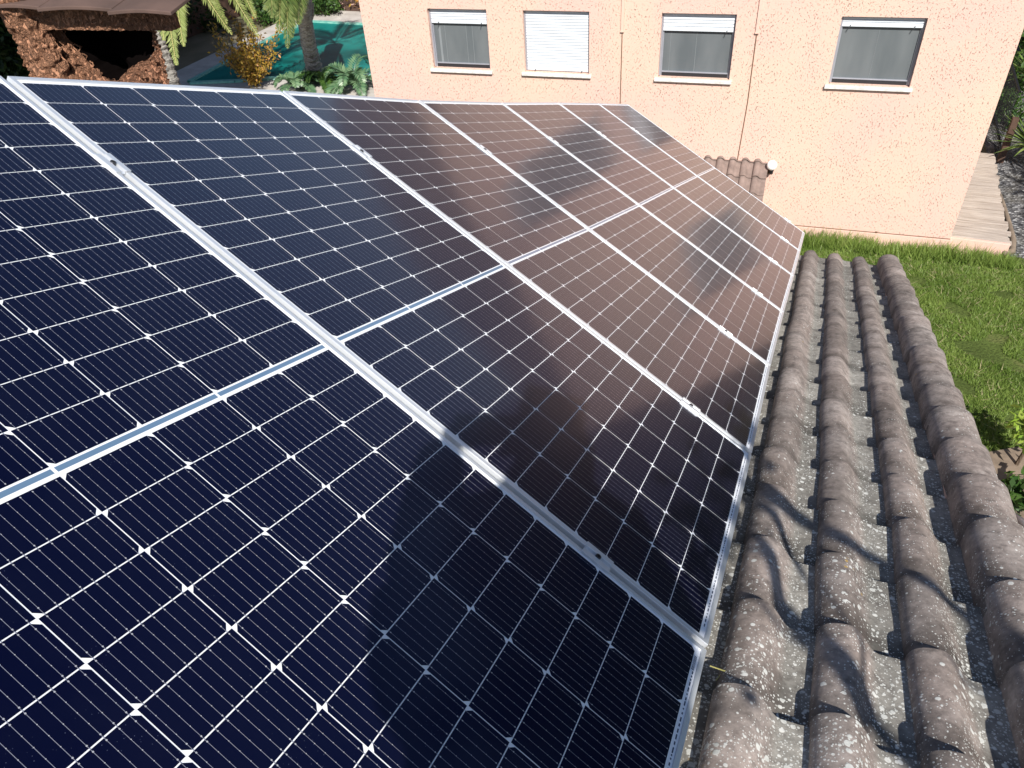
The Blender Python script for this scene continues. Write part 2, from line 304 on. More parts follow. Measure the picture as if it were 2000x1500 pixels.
# local panel frame: x = down the slope (0..PL), y = away along the row (0..PW), z = up
def c_col(j): return .018 + .168 * j - .001
def c_row(r): return .025 + .085 * r - .001 if r <= 12 else PL - (.025 + .085 * (24 - r) - .001)
def oct_cell(x0, x1, y0, y1, cham_hi, c=.009, rr=.0):
    # chamfers at the x1 side (cham_hi) or at the x0 side
    if cham_hi: return [(x0, y0), (x1 - c, y0), (x1, y0 + c), (x1, y1 - c), (x1 - c, y1), (x0, y1)]
    return [(x0 + c, y0), (x1, y0), (x1, y1), (x0 + c, y1), (x0, y1 - c), (x0, y0 + c)]
def make_panel_meshes():
    # frame: lip, outer wall with a groove, bottom flange
    fr = MB(); W_, L_, H = PW, PL, .035; lip = .011
    prof = [(lip, 0), (lip, .0012), (0.0006, .0012), (0, .0006), (0, -.010), (.0022, -.0105), (.0022, -.013), (0, -.0135), (0, -H), (.026, -H), (.026, -H + .002), (.002, -H + .002), (.002, -.0065), (lip, -.0065)]
    corners = [(0, 0, 1, 1), (L_, 0, -1, 1), (L_, W_, -1, -1), (0, W_, 1, -1)]
    k = len(prof); vs = []
    for (cx, cy, sx, sy) in corners:
        for (d, z) in prof: vs.append((cx + sx * d, cy + sy * d, z))
    fs = []
    for a in range(4):
        b = (a + 1) % 4
        for i in range(k):
            j = (i + 1) % k; fs.append((a * k + i, b * k + i, b * k + j, a * k + j))
    fr.add(vs, fs)
    # laminate
    sh = MB(); z0 = -.0015; a = lip + .0004
    sh.add([(a, a, z0), (L_ - a, a, z0), (L_ - a, W_ - a, z0), (a, W_ - a, z0)], [(0, 1, 2, 3)], 0)
    zc = z0 + .0004; zb = zc + .0004; zd = zb + .0003; bw = .00034
    for r in range(24):
        x0 = c_row(r) + .001; x1 = x0 + .083
        if r == 12: x0 = PL - (.025 + .085 * 12 - .002); x1 = x0 + .083
        if r > 12: x0 = c_row(r) + .001; x1 = x0 + .083
        if r < 12: x0 = .025 + .085 * r; x1 = x0 + .083
        for c in range(6):
            y0 = .018 + .168 * c; y1 = y0 + .166
            hi = (c % 2 == 0) if r < 12 else (c % 2 == 1)
            p = oct_cell(x0, x1, y0, y1, hi)
            sh.add([(x, y, zc) for x, y in p], [tuple(range(len(p)))], 1)
            for q in range(9):
                yb = y0 + .0092 + q * (.166 - .0184) / 8
                e0 = .010 if (q in (0, 8) and not hi) else .004; e1 = .010 if (q in (0, 8) and hi) else .004
                for t in range(5):
                    xd = x0 + e0 + (x1 - x0 - e0 - e1) * t / 4; w_ = .0010 if t in (0, 4) else .0006
                    sh.add([(xd - w_, yb - w_, zd), (xd + w_, yb - w_, zd), (xd + w_, yb + w_, zd), (xd - w_, yb + w_, zd)], [(0, 1, 2, 3)], 3)
    for h in (0, 1):
        xa = .027 if h == 0 else PL - (.025 + .085 * 12 - .004); xb = xa + .085 * 12 - .006
        for c in range(6):
            for q in range(9):
                yb = .018 + .168 * c + .0092 + q * (.166 - .0184) / 8
                sh.add([(xa, yb - bw, zb), (xb, yb - bw, zb), (xb, yb + bw, zb), (xa, yb + bw, zb)], [(0, 1, 2, 3)], 2)
    # centre ribbon strip, broken at the odd column lines
    for c in range(3):
        y0 = .020 + .336 * c; y1 = y0 + .330
        for (x0, x1) in ((PL / 2 - .0068, PL / 2 + .0028),):
            sh.add([(x0, y0, zc), (x1, y0, zc), (x1, y1, zc), (x0, y1, zc)], [(0, 1, 2, 3)], 4)
    # serial dashes along the lower margin
    xs = PL - .0175; y = .05
    while y < PW - .05:
        L = RNG.uniform(.004, .014); sh.add([(xs - .0014, y, zc), (xs + .0014, y, zc), (xs + .0014, y + L, zc), (xs - .0014, y + L, zc)], [(0, 1, 2, 3)], 5); y += L + RNG.uniform(.002, .008)
    return fr, sh
fr_mb, sh_mb = make_panel_meshes()
tilt = [(0, -.0067), (-.0067, 0.0), (0, .0177), (.0177, .014), (.014, -.0027), (-.0027, -.0124), (-.0124, -.018)]
plabels = ['nearest solar panel, cut off by the left and bottom edges of the photo',
           'second solar panel from the camera, with a shadow on its lower near corner',
           'third solar panel from the camera, its lower half mirroring the peach wall in brown',
           'fourth solar panel from the camera, between the third and fifth white seams',
           'fifth solar panel from the camera, third from the far end of the row',
           'sixth solar panel from the camera, next to the last one',
           'farthest solar panel, the last of the row beside the peach house']
panels = []
for i in range(7):
    n = i - 1; y0 = n * PITCH + .003; za, zb_ = tilt[i]
    p0 = PU * y0 - PV * PL - PN * za; p1 = PU * (y0 + PW) - PV * PL - PN * zb_
    U_ = (p1 - p0).normalized(); V_ = (PV - U_ * PV.dot(U_)).normalized(); N_ = V_.cross(U_)
    mat = Matrix(((V_.x, U_.x, N_.x, p0.x), (V_.y, U_.y, N_.y, p0.y), (V_.z, U_.z, N_.z, p0.z), (0, 0, 0, 1)))
    if i == 0:
        t = empty('solar_panel', mat=mat); f_ = fr_mb.build('frame', M['alu'], t); s_ = sh_mb.build('cell_sheet', [M['sheet'], M['cell'], M['busbar'], M['solder'], M['ribbon'], M['ink']], t)
        base = (t, [f_, s_])
        # barcode label by the far lower corner
        st = MB(); st.add([(PL - .024, PW - .085, -.0007), (PL - .0125, PW - .085, -.0007), (PL - .0125, PW - .035, -.0007), (PL - .024, PW - .035, -.0007)], [(0, 1, 2, 3)], 0)
        yy = PW - .082
        while yy < PW - .04:
            w_ = RNG.uniform(.0006, .0026); st.add([(PL - .023, yy, -.0004), (PL - .0165, yy, -.0004), (PL - .0165, yy + w_, -.0004), (PL - .023, yy + w_, -.0004)], [(0, 1, 2, 3)], 1); yy += w_ + RNG.uniform(.0006, .002)
        st.build('barcode_label', [M['sheet'], M['ink']], t)
    else:
        t = base[0].copy(); C.objects.link(t); t.matrix_world = mat
        for ch in base[1]:
            c_ = ch.copy(); C.objects.link(c_); c_.parent = t
    tag(t, plabels[i], 'solar panel', 'solar panels in a row on the roof'); panels.append(t)

# mid clamps
def place(o, x, y, z=0.0, base_=None):
    p = PU * y - PV * (PL - x) + PN * z
    o.matrix_world = Matrix(((PV.x, PU.x, PN.x, p.x), (PV.y, PU.y, PN.y, p.y), (PV.z, PU.z, PN.z, p.z), (0, 0, 0, 1)))
def make_clamp():
    t = empty('panel_clamp')
    b = MB(); h = .0015; g2 = GAP / 2
    b.box((-.036, -g2 - .013, h), (.036, -g2 + .001, h + .0045)); b.box((-.036, g2 - .001, h), (.036, g2 + .013, h + .0045))
    b.box((-.035, -g2 + .001, -.020), (.035, -g2 + .003, h + .0043)); b.box((-.035, g2 - .003, -.020), (.035, g2 - .001, h + .0043)); b.box((-.035, -g2 + .003, -.005), (.035, g2 - .003, -.002))
    b.build('bracket', M['alu'], t, bevel=.0006)
    s_ = MB(); s_.lathe([(.0001, .0), (.0066, .0), (.0066, .010), (.0042, .010), (.0042, .005), (.0001, .005)], 14, (0, 0, -.002)); s_.build('bolt', M['steel'], t)
    return t
cl0 = make_clamp(); used = False
cl = [(0, .364, 1.813), (1, .383, 1.853), (2, .418, 1.852), (3, .40, 1.917), (4, .404, 1.93), (5, .40, 1.946)]
words = ['first', 'second', 'third', 'fourth', 'fifth', 'sixth']
zse = [-.0067, 0.0, .0177, .014, -.0027, -.0124]
for k, va, vb in cl:
    for v_, wd in ((va, 'upper'), (vb, 'lower')):
        if not used: t = cl0; used = True
        else:
            t = cl0.copy(); C.objects.link(t)
            for ch in cl0.children:
                c_ = ch.copy(); C.objects.link(c_); c_.parent = t
        place(t, v_, k * PITCH + .003 - GAP / 2, -zse[k])
        tag(t, f'{wd} aluminium clamp with bolt on the {words[k]} seam between panels from the camera', 'clamp', 'clamps on the seams between panels')
t = cl0.copy(); C.objects.link(t)
for ch in cl0.children:
    c_ = ch.copy(); C.objects.link(c_); c_.parent = t
place(t, 1.907, 6 * PITCH + .003 - GAP / 2 + .006, .018); tag(t, 'aluminium end clamp on the outer edge of the farthest panel', 'clamp', 'clamps on the seams between panels')

# racking under the panels
RN = Vector((0, .34093, .94009)).normalized(); RU = PU; CH = .215    # channel plane lies CH below the lower panel edge
rk = empty('mounting_rack', (0, 0, 0), 'aluminium rack of rails and props carrying the solar panels', 'rack')
for v_ in (.38, 1.84):
    b = MB(); P = lambda y, dz, dx: PU * y - PV * (PL - v_ - dx) + PN * dz
    for (d0, d1, z0, z1) in ((-.02, .02, -.078, -.038),):
        vs = [P(y, z, d) for y in (-1.05, 6.33) for (d, z) in ((d0, z0), (d1, z0), (d1, z1), (d0, z1))]
        b.add(vs, [(0, 1, 2, 3), (7, 6, 5, 4), (0, 4, 5, 1), (1, 5, 6, 2), (2, 6, 7, 3), (3, 7, 4, 0)])
    b.build('rail', M['alu'], rk)
for y in (-.6, 1.2, 3.0, 4.8, 6.1):
    for v_ in (.38, 1.84):
        top = PU * y - PV * (PL - v_) - PN * .08; foot = top - RN * ((top.dot(RN)) + CH - .02)
        b = MB(); b.tube([foot, top], .018, 6); b.build('prop', M['galv'], rk)

# ------------------------------------------------------------------ roof of the near house
RM = Matrix(((1, 0, 0, 0), (0, RU.y, RN.y, 0), (0, RU.z, RN.z, 0), (0, 0, 0, 1)))
def roofpt(x, u, h): return Vector((x, 0, 0)) + RU * u + RN * (h - CH)
nh = empty('house', (-1.6, 1.6, -5.76), 'near house with a weathered barrel tile roof carrying the solar panels', 'house')
def tile_profile():
    pr = [(.0, .004, 1), (.001, .020, 1)]
    for k in range(1, 9):
        a = math.pi * (1 - k / 16); pr.append((.068 + .067 * math.cos(a), .012 + .050 * math.sin(a) ** .9, 1))
    for k in range(1, 9):
        t = k / 8; pr.append((.068 + .088 * t, .062 * (.5 + .5 * math.cos(math.pi * t ** 1.12)) + .0005, 1 - t ** 1.5))
    pr += [(.170, .0003, 0), (.192, .0003, 0), (.215, .002, 0), (.245, .006, 0)]
    return pr
PR = tile_profile()
class TileSheet:
    def __init__(s): s.mb = MB(); s.tint = []; s.side = []; s.al = []
    def tile(s, x, u1, L=.42, prof=PR, rise=.027, thick=.016, dz=0, lenseg=5, flip=1):
        tint = random.random(); jx = random.uniform(-.004, .004); ju = random.uniform(-.011, .011); jr = random.uniform(-.010, .010); rise = rise * random.uniform(.8, 1.25); js = random.uniform(.97, 1.03)
        k = len(prof); vs = []; fs = []; tl = []; sl = []
        nz = random.uniform(0, 100)
        for layer in (0, 1):
            for i in range(lenseg + 1):
                t = i / lenseg; u = u1 - L * (1 - t) + ju
                for (px, pz, sd) in prof:
                    w = .96 + .04 * t
                    z = pz * js + dz + rise * t * (1 if pz > .003 or True else 0) - (thick if layer else 0) + .0018 * noise.noise(Vector((px * 14 + nz, t * 5, nz)))
                    vs.append((x + px * (w if sd > .5 else 1) + jx + jr * (t - .5), u + (.002 * noise.noise(Vector((px * 30, nz, 0))) if i == lenseg else 0), z)); tl.append(tint); sl.append(sd); s.al.append((t - (1 - .3545 / L)) / (.3545 / L) if not layer else 0.0)
        n1 = (lenseg + 1) * k
        for i in range(lenseg):
            for j in range(k - 1):
                fs.append((i * k + j, i * k + j + 1, (i + 1) * k + j + 1, (i + 1) * k + j))
                fs.append((n1 + i * k + j, n1 + (i + 1) * k + j, n1 + (i + 1) * k + j + 1, n1 + i * k + j + 1))
        for j in range(k - 1):
            e = lenseg * k; fs.append((e + j, e + j + 1, n1 + e + j + 1, n1 + e + j))
        for i in range(lenseg):
            fs.append((i * k, (i + 1) * k, n1 + (i + 1) * k, n1 + i * k)); a = i * k + k - 1; b = a + k; fs.append((a, n1 + a, n1 + b, b))
        s.mb.add(vs, fs); s.tint += tl; s.side += sl
    def build(s, name, mat, parent, mw=None):
        o = s.mb.build(name, mat, parent, smooth=True)
        me = o.data
        for nm, arr in (('tint', s.tint), ('side', s.side), ('along', s.al)):
            a = me.attributes.new(nm, 'FLOAT', 'POINT'); a.data.foreach_set('value', arr)
        try: me.set_sharp_from_angle(angle=R(50))
        except Exception: pass
        if mw is not None: o.matrix_world = mw
        return o
U0 = .103; STEP = .3545; EAVE = 6.48
ts = TileSheet()
for c in range(-22, 3):
    x = .036 + .215 * c + (.012 if c == 2 else 0)
    for k in range(-10, 19):
        u1 = U0 + STEP * k + .005 * (c % 2)
        if u1 > EAVE + .1: continue
        ts.tile(x, u1, dz=-.026)
# the pan next to the verge
for k in range(-10, 19):
    u1 = U0 + STEP * k
    if u1 <= EAVE + .1: pass
inv = Matrix.Translation(Vector(nh.location)).inverted()
roofmat = Matrix.Translation(Vector((0, 0, 0)) - RN * CH) @ RM
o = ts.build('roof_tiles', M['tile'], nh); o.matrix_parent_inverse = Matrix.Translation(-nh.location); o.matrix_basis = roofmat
# verge cap tiles on the right edge: a bigger half round on a mortar bed
vp = [(-.004, -.004, 1), (-.002, .012, 1)]
for k in range(1, 12):
    a = math.pi * (1 - k / 12); vp.append((.092 + .094 * math.cos(a), .025 + .080 * math.sin(a) ** .9, 1))
vp += [(.188, .0, 1), (.196, -.05, .4), (.199, -.10, .3)]
vs_ = TileSheet()
for k in range(-10, 19):
    u1 = U0 + .02 + STEP * k
    if u1 > EAVE + .12: continue
    vs_.tile(.700, u1, prof=vp, dz=-.018, rise=.034, thick=.017)
o = vs_.build('verge_tiles', M['tile'], nh); o.matrix_parent_inverse = Matrix.Translation(-nh.location); o.matrix_basis = roofmat
mb = MB()
for k in range(-9, 18):
    ua = U0 + STEP * (k - 1) + .03; ub = ua + STEP - .01
    pts = [roofpt(x, u, h) for u in (ua, ub) for x, h in ((.70, .0), (.905, -.07), (.905, -.13), (.70, -.13))]
    mb.add(pts, [(0, 1, 2, 3), (7, 6, 5, 4), (0, 4, 5, 1), (1, 5, 6, 2), (2, 6, 7, 3), (3, 7, 4, 0)])
o = mb.build('verge_mortar', M['stucco_trim'], nh); o.matrix_parent_inverse = Matrix.Translation(-nh.location)
# roof deck and walls
mb = MB(); X0, X1 = -4.6, .84
pts = [roofpt(x, u, h) for u in (-3.3, EAVE - .12) for x, h in ((X0, -.04), (X1, -.04), (X1, -.14), (X0, -.14))]
mb.add(pts, [(0, 1, 2, 3), (7, 6, 5, 4), (0, 4, 5, 1), (1, 5, 6, 2), (2, 6, 7, 3), (3, 7, 4, 0)])
o = mb.build('roof_deck', M['wood_dark'], nh); o.matrix_parent_inverse = Matrix.Translation(-nh.location)
mb = MB(); GZ = -5.76
za = roofpt(0, -3.0, -.15); zb2 = roofpt(0, EAVE - .5, -.15)
vs = [(X0 + .2, za.y, GZ), (X1 - .1, za.y, GZ), (X1 - .1, zb2.y, GZ), (X0 + .2, zb2.y, GZ), (X0 + .2, za.y, za.z), (X1 - .1, za.y, za.z), (X1 - .1, zb2.y, zb2.z), (X0 + .2, zb2.y, zb2.z)]
mb.add(vs, [(4, 5, 6, 7), (0, 1, 5, 4), (1, 2, 6, 5), (2, 3, 7, 6), (3, 0, 4, 7)])
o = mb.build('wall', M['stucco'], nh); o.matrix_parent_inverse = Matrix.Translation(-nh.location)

# chimney of the near house, left behind the panels: roughcast cowl with a round hole and tile cap
ce = Vector((math.cos(R(8)), math.sin(R(8)), 0)); cn = Vector((-ce.y, ce.x, 0)); CO = Vector((-3.52, 2.56, .5))
CMX = Matrix(((ce.x, cn.x, 0, CO.x), (ce.y, cn.y, 0, CO.y), (0, 0, 1, CO.z), (0, 0, 0, 1)))    # x along face, y into the chimney, z up
def rough_mesh(verts_fn, nu, nv):
    pass
def grid_surface(mb, fn, nu, nv, amp=.0, sc=22):
    vs = []; fs = []
    for i in range(nu + 1):
        for j in range(nv + 1):
            p, nrm = fn(i / nu, j / nv); d = amp * (noise.noise(p * sc) + .6 * noise.noise(p * sc * 2.3)) if amp else 0
            vs.append(p + nrm * d)
    for i in range(nu):
        for j in range(nv):
            a = i * (nv + 1) + j; fs.append((a, a + nv + 1, a + nv + 2, a + 1))
    mb.add(vs, fs)
HC = Vector((-.57, 0, -.235))
HP = [(-.88, -.095), (-.875, -.15), (-.82, -.26), (-.75, -.365), (-.69, -.425), (-.61, -.44), (-.535, -.385), (-.44, -.335), (-.33, -.30), (-.27, -.25), (-.245, -.18), (-.24, -.095)]
def hole_r(a):
    ca, sa = math.cos(a), math.sin(a); best = .9
    for i in range(len(HP)):
        x0, z0 = HP[i][0] - HC.x, HP[i][1] - HC.z; x1, z1 = HP[(i + 1) % len(HP)][0] - HC.x, HP[(i + 1) % len(HP)][1] - HC.z
        dx, dz = x1 - x0, z1 - z0; den = ca * dz - sa * dx
        if abs(den) < 1e-9: continue
        t = (x0 * dz - z0 * dx) / den; u = (x0 * sa - z0 * ca) / den
        if t > 0 and -1e-6 <= u <= 1 + 1e-6: best = min(best, t)
    return best
ch = MB()
def face_fn(u, v):
    a = u * 2 * math.pi; r0 = hole_r(a); ca, sa = math.cos(a), math.sin(a)
    bx = .60 if ca < 0 else .40; bz = .132 if sa > 0 else 1.3
    r1 = max(min(bx / max(abs(ca), 1e-6), bz / max(abs(sa), 1e-6)), r0 + .001)
    t = v ** 1.2; r = r0 + (r1 - r0) * t; y = .10 * math.exp(-((r - r0) / .05))
    if ca > 0 and sa < .3: y += .0
    return Vector((HC.x + r * ca, y + .05, HC.z + r * sa)), Vector((0, -1, 0))
grid_surface(ch, face_fn, 300, 70, .040, 30)
ch.box((-1.17, .10, -1.3), (-1.15, .44, -.10))
cho = ch.build('chimney', M['roughcast'], nh, smooth=True); cho.matrix_parent_inverse = Matrix.Translation(-nh.location); cho.matrix_basis = CMX
jb = MB()
def jamb_fn(u, v):
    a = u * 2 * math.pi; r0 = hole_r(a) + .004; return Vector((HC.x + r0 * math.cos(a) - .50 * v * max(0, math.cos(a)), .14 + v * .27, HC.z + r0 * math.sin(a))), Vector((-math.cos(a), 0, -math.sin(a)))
grid_surface(jb, jamb_fn, 120, 6, .01, 26); jb.box((-1.1, .415, -.60), (-.66, .43, -.10)); jb.build('flue_inside', M['flue_dark'], cho)
bm_ = MB()
def beam_fn(u, v): return Vector((-.90 + .91 * u, .0, -.107 + .115 * v)), Vector((0, -1, 0))
grid_surface(bm_, beam_fn, 120, 16, .016, 34); bm_.box((-1.15, .012, -.106), (.01, .07, .006)); bm_.box((-1.15, .07, -.106), (-.62, .46, .006)); bm_.build('chimney_beam', M['roughcast'], cho, smooth=True)
pl = MB()
def pil_fn(u, v):
    a = math.pi * (1.0 + u); zz = -1.3 + 1.42 * v; rr = .115 + .05 * max(0, zz + .10) / .2 + .05 * max(0, -zz - .2); cx = -.985 + .12 * max(0, -zz - .10)
    return Vector((cx + rr * math.cos(a), .04 + rr * math.sin(a) * .9, zz)), Vector((math.cos(a), math.sin(a), 0))
grid_surface(pl, pil_fn, 60, 180, .030, 20); pl.build('chimney_pillar', M['roughcast'], cho, smooth=True)
for i, (xa, xb) in enumerate(((-1.12, -.73), (-.74, -.245), (-.26, .14))):
    cp = MB(); n = 10; vs = []; fs = []; yo = (-.115, -.125, -.15)[i]
    for j in range(n + 1):
        t = j / n; x = xa + (xb - xa) * t; z = .022 + (.010, .004, -.006)[i] + .012 * math.sin(math.pi * t)
        for (y, dz) in ((yo, .014), (.3, .075), (.3, .055), (yo, -.006)): vs.append((x, y, z + dz))
    for j in range(n):
        for q in range(4): a = j * 4 + q; b = j * 4 + (q + 1) % 4; fs.append((a, a + 4, b + 4, b))
    fs += [(0, 1, 2, 3), (n * 4 + 3, n * 4 + 2, n * 4 + 1, n * 4)]
    cp.add(vs, fs); cp.build('cap_tile', M['brown_tile'], cho, bevel=.004)

# ------------------------------------------------------------------ ground
def plane(name, pts, z, mat, kind='structure', label=None):
    mb = MB(); mb.add([(x, y, z) for x, y in pts], [tuple(range(len(pts)))]); o = mb.build(name, mat); tag(o, label, None, None, kind); return o
plane('ground', [(-900, -900), (900, -900), (900, 900), (-900, 900)], GZ - .02, M['ground'])
plane('lawn', [(-4.5, 5.2), (3.5, 7.75), (4.6, 9.5), (4.4, 12.6), (3.55, 12.95), (-6.5, 11.9)], GZ, M['lawn'])
plane('garden_soil', [(1.2, 5.0), (6, 5.0), (6, 9.4), (4.6, 9.5), (3.5, 8.1), (2.45, 7.45), (1.2, 7.2)], GZ + .006, M['soil'])
plane('gravel', [(3.3, 12.95), (4.45, 12.5), (9, 12.5), (9, 22), (3.3, 22)], GZ - .008, M['gravel'])

# ------------------------------------------------------------------ peach house
az = R(4.5); HD = Vector((math.cos(az), math.sin(az), 0)); WN = Vector((-math.sin(az), math.cos(az), 0))
LW = 13.5; HO = CAM + WN * LW; HO.z = CAM.z
HM = Matrix(((HD.x, WN.x, 0, HO.x), (HD.y, WN.y, 0, HO.y), (0, 0, 1, HO.z), (0, 0, 0, 1)))   # x along the wall, y into the house, z relative to the camera height
house = empty('house', label='peach stucco house with roller shutter windows behind the solar panels', cat='house', mat=HM @ Matrix.Translation((0, 0, GZ - CAM.z)))
INV = Matrix.Translation((0, 0, -(GZ - CAM.z)))
def hpart(mb, name, mat, parent=None, **k):
    o = mb.build(name, mat, parent or house, **k)
    if parent is None: o.matrix_parent_inverse = INV
    return o
HL, HR, HT, HB = -7.36, 3.42, -.30, -7.30
wins = [(-6.03, -4.91), (-4.246, -3.071), (-1.855, -.662), (.91, 2.118)]
WZ0, WZ1 = -4.42, -3.395
UZ0, UZ1 = -2.80, -1.35      # small upper-floor openings (above the frame of the photograph)
upw = [(-1.55, -.62)]
ops = [(a, b, WZ0, WZ1) for a, b in wins] + [(a, b, UZ0, UZ1) for a, b in upw]
xs = sorted({HL, HR, *[o_[0] for o_ in ops], *[o_[1] for o_ in ops]}); zs = sorted({HB, HT, WZ0, WZ1, UZ0, UZ1})
mb = MB(); RD = .13
def is_open(x, z): return any(a < x < b and c < z < d for a, b, c, d in ops)
for i in range(len(xs) - 1):
    for j in range(len(zs) - 1):
        if not is_open((xs[i] + xs[i + 1]) / 2, (zs[j] + zs[j + 1]) / 2):
            mb.add([(xs[i], 0, zs[j]), (xs[i + 1], 0, zs[j]), (xs[i + 1], 0, zs[j + 1]), (xs[i], 0, zs[j + 1])], [(0, 1, 2, 3)])
for a, b, c, d in ops:
    mb.add([(a, 0, c), (b, 0, c), (b, 0, d), (a, 0, d), (a, RD + .1, c), (b, RD + .1, c), (b, RD + .1, d), (a, RD + .1, d)], [(0, 1, 5, 4), (1, 2, 6, 5), (2, 3, 7, 6), (3, 0, 4, 7), (4, 5, 6, 7)])
DP = 8.0
mb.add([(HR, 0, HB), (HR, DP, HB), (HR, DP, HT), (HR, 0, HT)], [(0, 1, 2, 3)]); mb.add([(HL, 0, HB), (HL, DP, HB), (HL, DP, HT), (HL, 0, HT)], [(3, 2, 1, 0)])
mb.add([(HL, DP, HB), (HR, DP, HB), (HR, DP, HT), (HL, DP, HT)], [(3, 2, 1, 0)]); mb.add([(HL, 0, HT), (HR, 0, HT), (HR, DP, HT), (HL, DP, HT)], [(0, 1, 2, 3)])
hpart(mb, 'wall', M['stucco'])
mb = MB(); PZ = -6.98
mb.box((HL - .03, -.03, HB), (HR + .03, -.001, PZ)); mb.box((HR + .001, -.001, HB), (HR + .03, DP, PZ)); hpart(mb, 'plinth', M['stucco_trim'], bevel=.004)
mb = MB(); mb.tube([(HL, -.012, PZ + .012), (HR, -.012, PZ + .012)], .007, 6); mb.box((-1.0, -.028, PZ + .004), (-.97, -.001, PZ + .028)); mb.box((2.2, -.024, PZ + .004), (2.23, -.001, PZ + .028)); hpart(mb, 'base_cable', M['wall_line'])
# roof: eave, hip
mb = MB(); ov = .35; ez = HT; rz = HT + 1.9
vs = [(HL - ov, -.22, ez), (HR + ov, -.22, ez), (HR + ov, DP + ov, ez), (HL - ov, DP + ov, ez), (HL + 3.6, DP / 2, rz), (HR - 3.6, DP / 2, rz)]
mb.add(vs, [(0, 1, 5, 4), (1, 2, 5), (2, 3, 4, 5), (3, 0, 4)]); mb.box((HL - ov, -.215, ez - .09), (HR + ov, DP + ov - .005, ez - .003)); hpart(mb, 'roof', M['villa_tile'])
for k, (x, zt, zb) in enumerate(((-2.50, HT - .1, -3.69), (-.32, HT - .1, -3.66))):
    mb = MB(); mb.box((x - .025, -.028, zb), (x + .025, -.001, zt)); mb.box((x - .032, -.034, zb - .012), (x + .032, -.001, zb + .012))
    hpart(mb, 'cable_duct', M['stucco_trim'], bevel=.003)
    z_end = -7.0 if k == 0 else -5.86
    mb = MB(); mb.tube([(x, -.009, zb), (x + .008, -.009, (zb + z_end) / 2), (x - (.03 if k else 0), -.009, z_end)], .0075, 6); hpart(mb, 'wall_line', M['wall_line'])  # thin brown tube stands in for the dark shadow of a wall joint
def window(a, b, c, d, cover, upper=False, panel_lines=(), hooks=()):
    fr = MB(); w = .045; y0, y1 = .098, .14
    fr.box((a, y0, c), (a + w, y1, d)); fr.box((b - w, y0, c), (b, y1, d)); fr.box((a + w, y0, c), (b - w, y1, c + .045)); fr.box((a + w, y0 - .012, d - .09), (b - w, y1, d))
    fr.box((a, .068, c + .01), (a + .03, y0, d)); fr.box((b - .03, .068, c + .01), (b, y0, d))       # shutter guide rails
    fr.box((a + w, y0 - .006, c + .062), (b - w, y1 - .005, c + .078))
    f = hpart(fr, 'window', M['winframe'], bevel=.002); 
    p = MB(); p.box((a + w, .124, c + .05), (b - w, .130, d - .05)); p.build('pane', M['pane'], f)
    tk = MB(); tk.box((a + w, y0 - .004, c + .004), (b - w, y0 - .001, c + .058)); tk.build('track', M['dark'], f)
    if panel_lines:
        q = MB()
        for (x0, x1, z0, z1) in panel_lines: q.box((x0, .1205, z0), (x1, .1235, z1))
        q.build('sash', M['curtain_line'], f)
    s_ = MB(); zt = d - .02; zb = d - (d - c) * cover
    if cover > 0:
        n = max(1, round((zt - zb - .06) / .047)); sl = (zt - zb - .06) / n; vs = []; fs = []
        prof = []
        for i in range(n):
            z = zt - sl * i
            prof += [(.084, z), (.072, z - sl * .25), (.072, z - sl * .75), (.088, z - sl * .97)]
        prof += [(.080, zb + .055), (.072, zb + .050), (.072, zb), (.088, zb)]
        for (y, z) in prof: vs += [(a + .028, y, z), (b - .028, y, z)]
        for i in range(len(prof) - 1): fs.append((2 * i, 2 * i + 2, 2 * i + 3, 2 * i + 1))
        s_.add(vs, fs); s_.build('shutter', M['shutter'], f)
        for hx in hooks:
            h = MB(); h.tube([(hx + .012, .069, zb + .022), (hx, .052, zb - .01), (hx - .006, .050, zb - .03)], .007, 5); h.build('stopper', M['dark'], f)
    k = MB(); k.box((a - .055, -.055, c - .055), (b + .045, .0, c - .004)); k.box((a + .002, -.0005, c - .03), (b - .002, .10, c - .0045)); k.build('sill', M['sill'], f, bevel=.004)
h1 = WZ1 - WZ0
(a, b) = wins[0]
window(a, b, WZ0, WZ1, .25, panel_lines=[(a + .13, a + .17, WZ0 + .07, WZ1 - .33), (a + .25, a + .256, WZ0 + .07, WZ1 - .25), (a + .66, a + .666, WZ0 + .06, WZ1 - .25), (a + .25, a + .70, WZ0 + .07, WZ0 + .076), (a + .78, a + .786, WZ0 + .06, WZ1 - .25)], hooks=(a + .16, b - .14))
(a, b) = wins[1]; window(a, b, WZ0, WZ1, .985, hooks=(a + .17, b - .15))
(a, b) = wins[2]; window(a, b, WZ0, WZ1, .28, panel_lines=[(a + .155, a + .160, WZ0 + .07, WZ1 - .32), (a + .58, a + .586, WZ0 + .07, WZ1 - .32), (a + .155, a + .60, WZ0 + .07, WZ0 + .076)], hooks=(b - .14,))
(a, b) = wins[3]; window(a, b, WZ0, WZ1, .155, panel_lines=[(a + .06, a + .52, WZ0 + .07, WZ0 + .076), (a + .59, a + .594, WZ0 + .07, WZ1 - .2), (a + .59, a + 1.1, WZ0 + .068, WZ0 + .073)], hooks=(a + .14, b - .15))
for (a, b) in upw: window(a, b, UZ0, UZ1, .12)
# lean-to porch roof of barrel tiles at the wall
LT = TileSheet(); sl_ = R(26)
for c in range(-9, 1):
    for k in range(-1, 5): LT.tile(.215 * c - .06 + .0, .345 * k + .345, dz=-.018, L=.40)
LMx = HM @ Matrix.Translation((.09, -.0, -5.83)) @ Matrix.Rotation(math.pi, 4, 'Z') @ Matrix.Rotation(-sl_, 4, 'X')
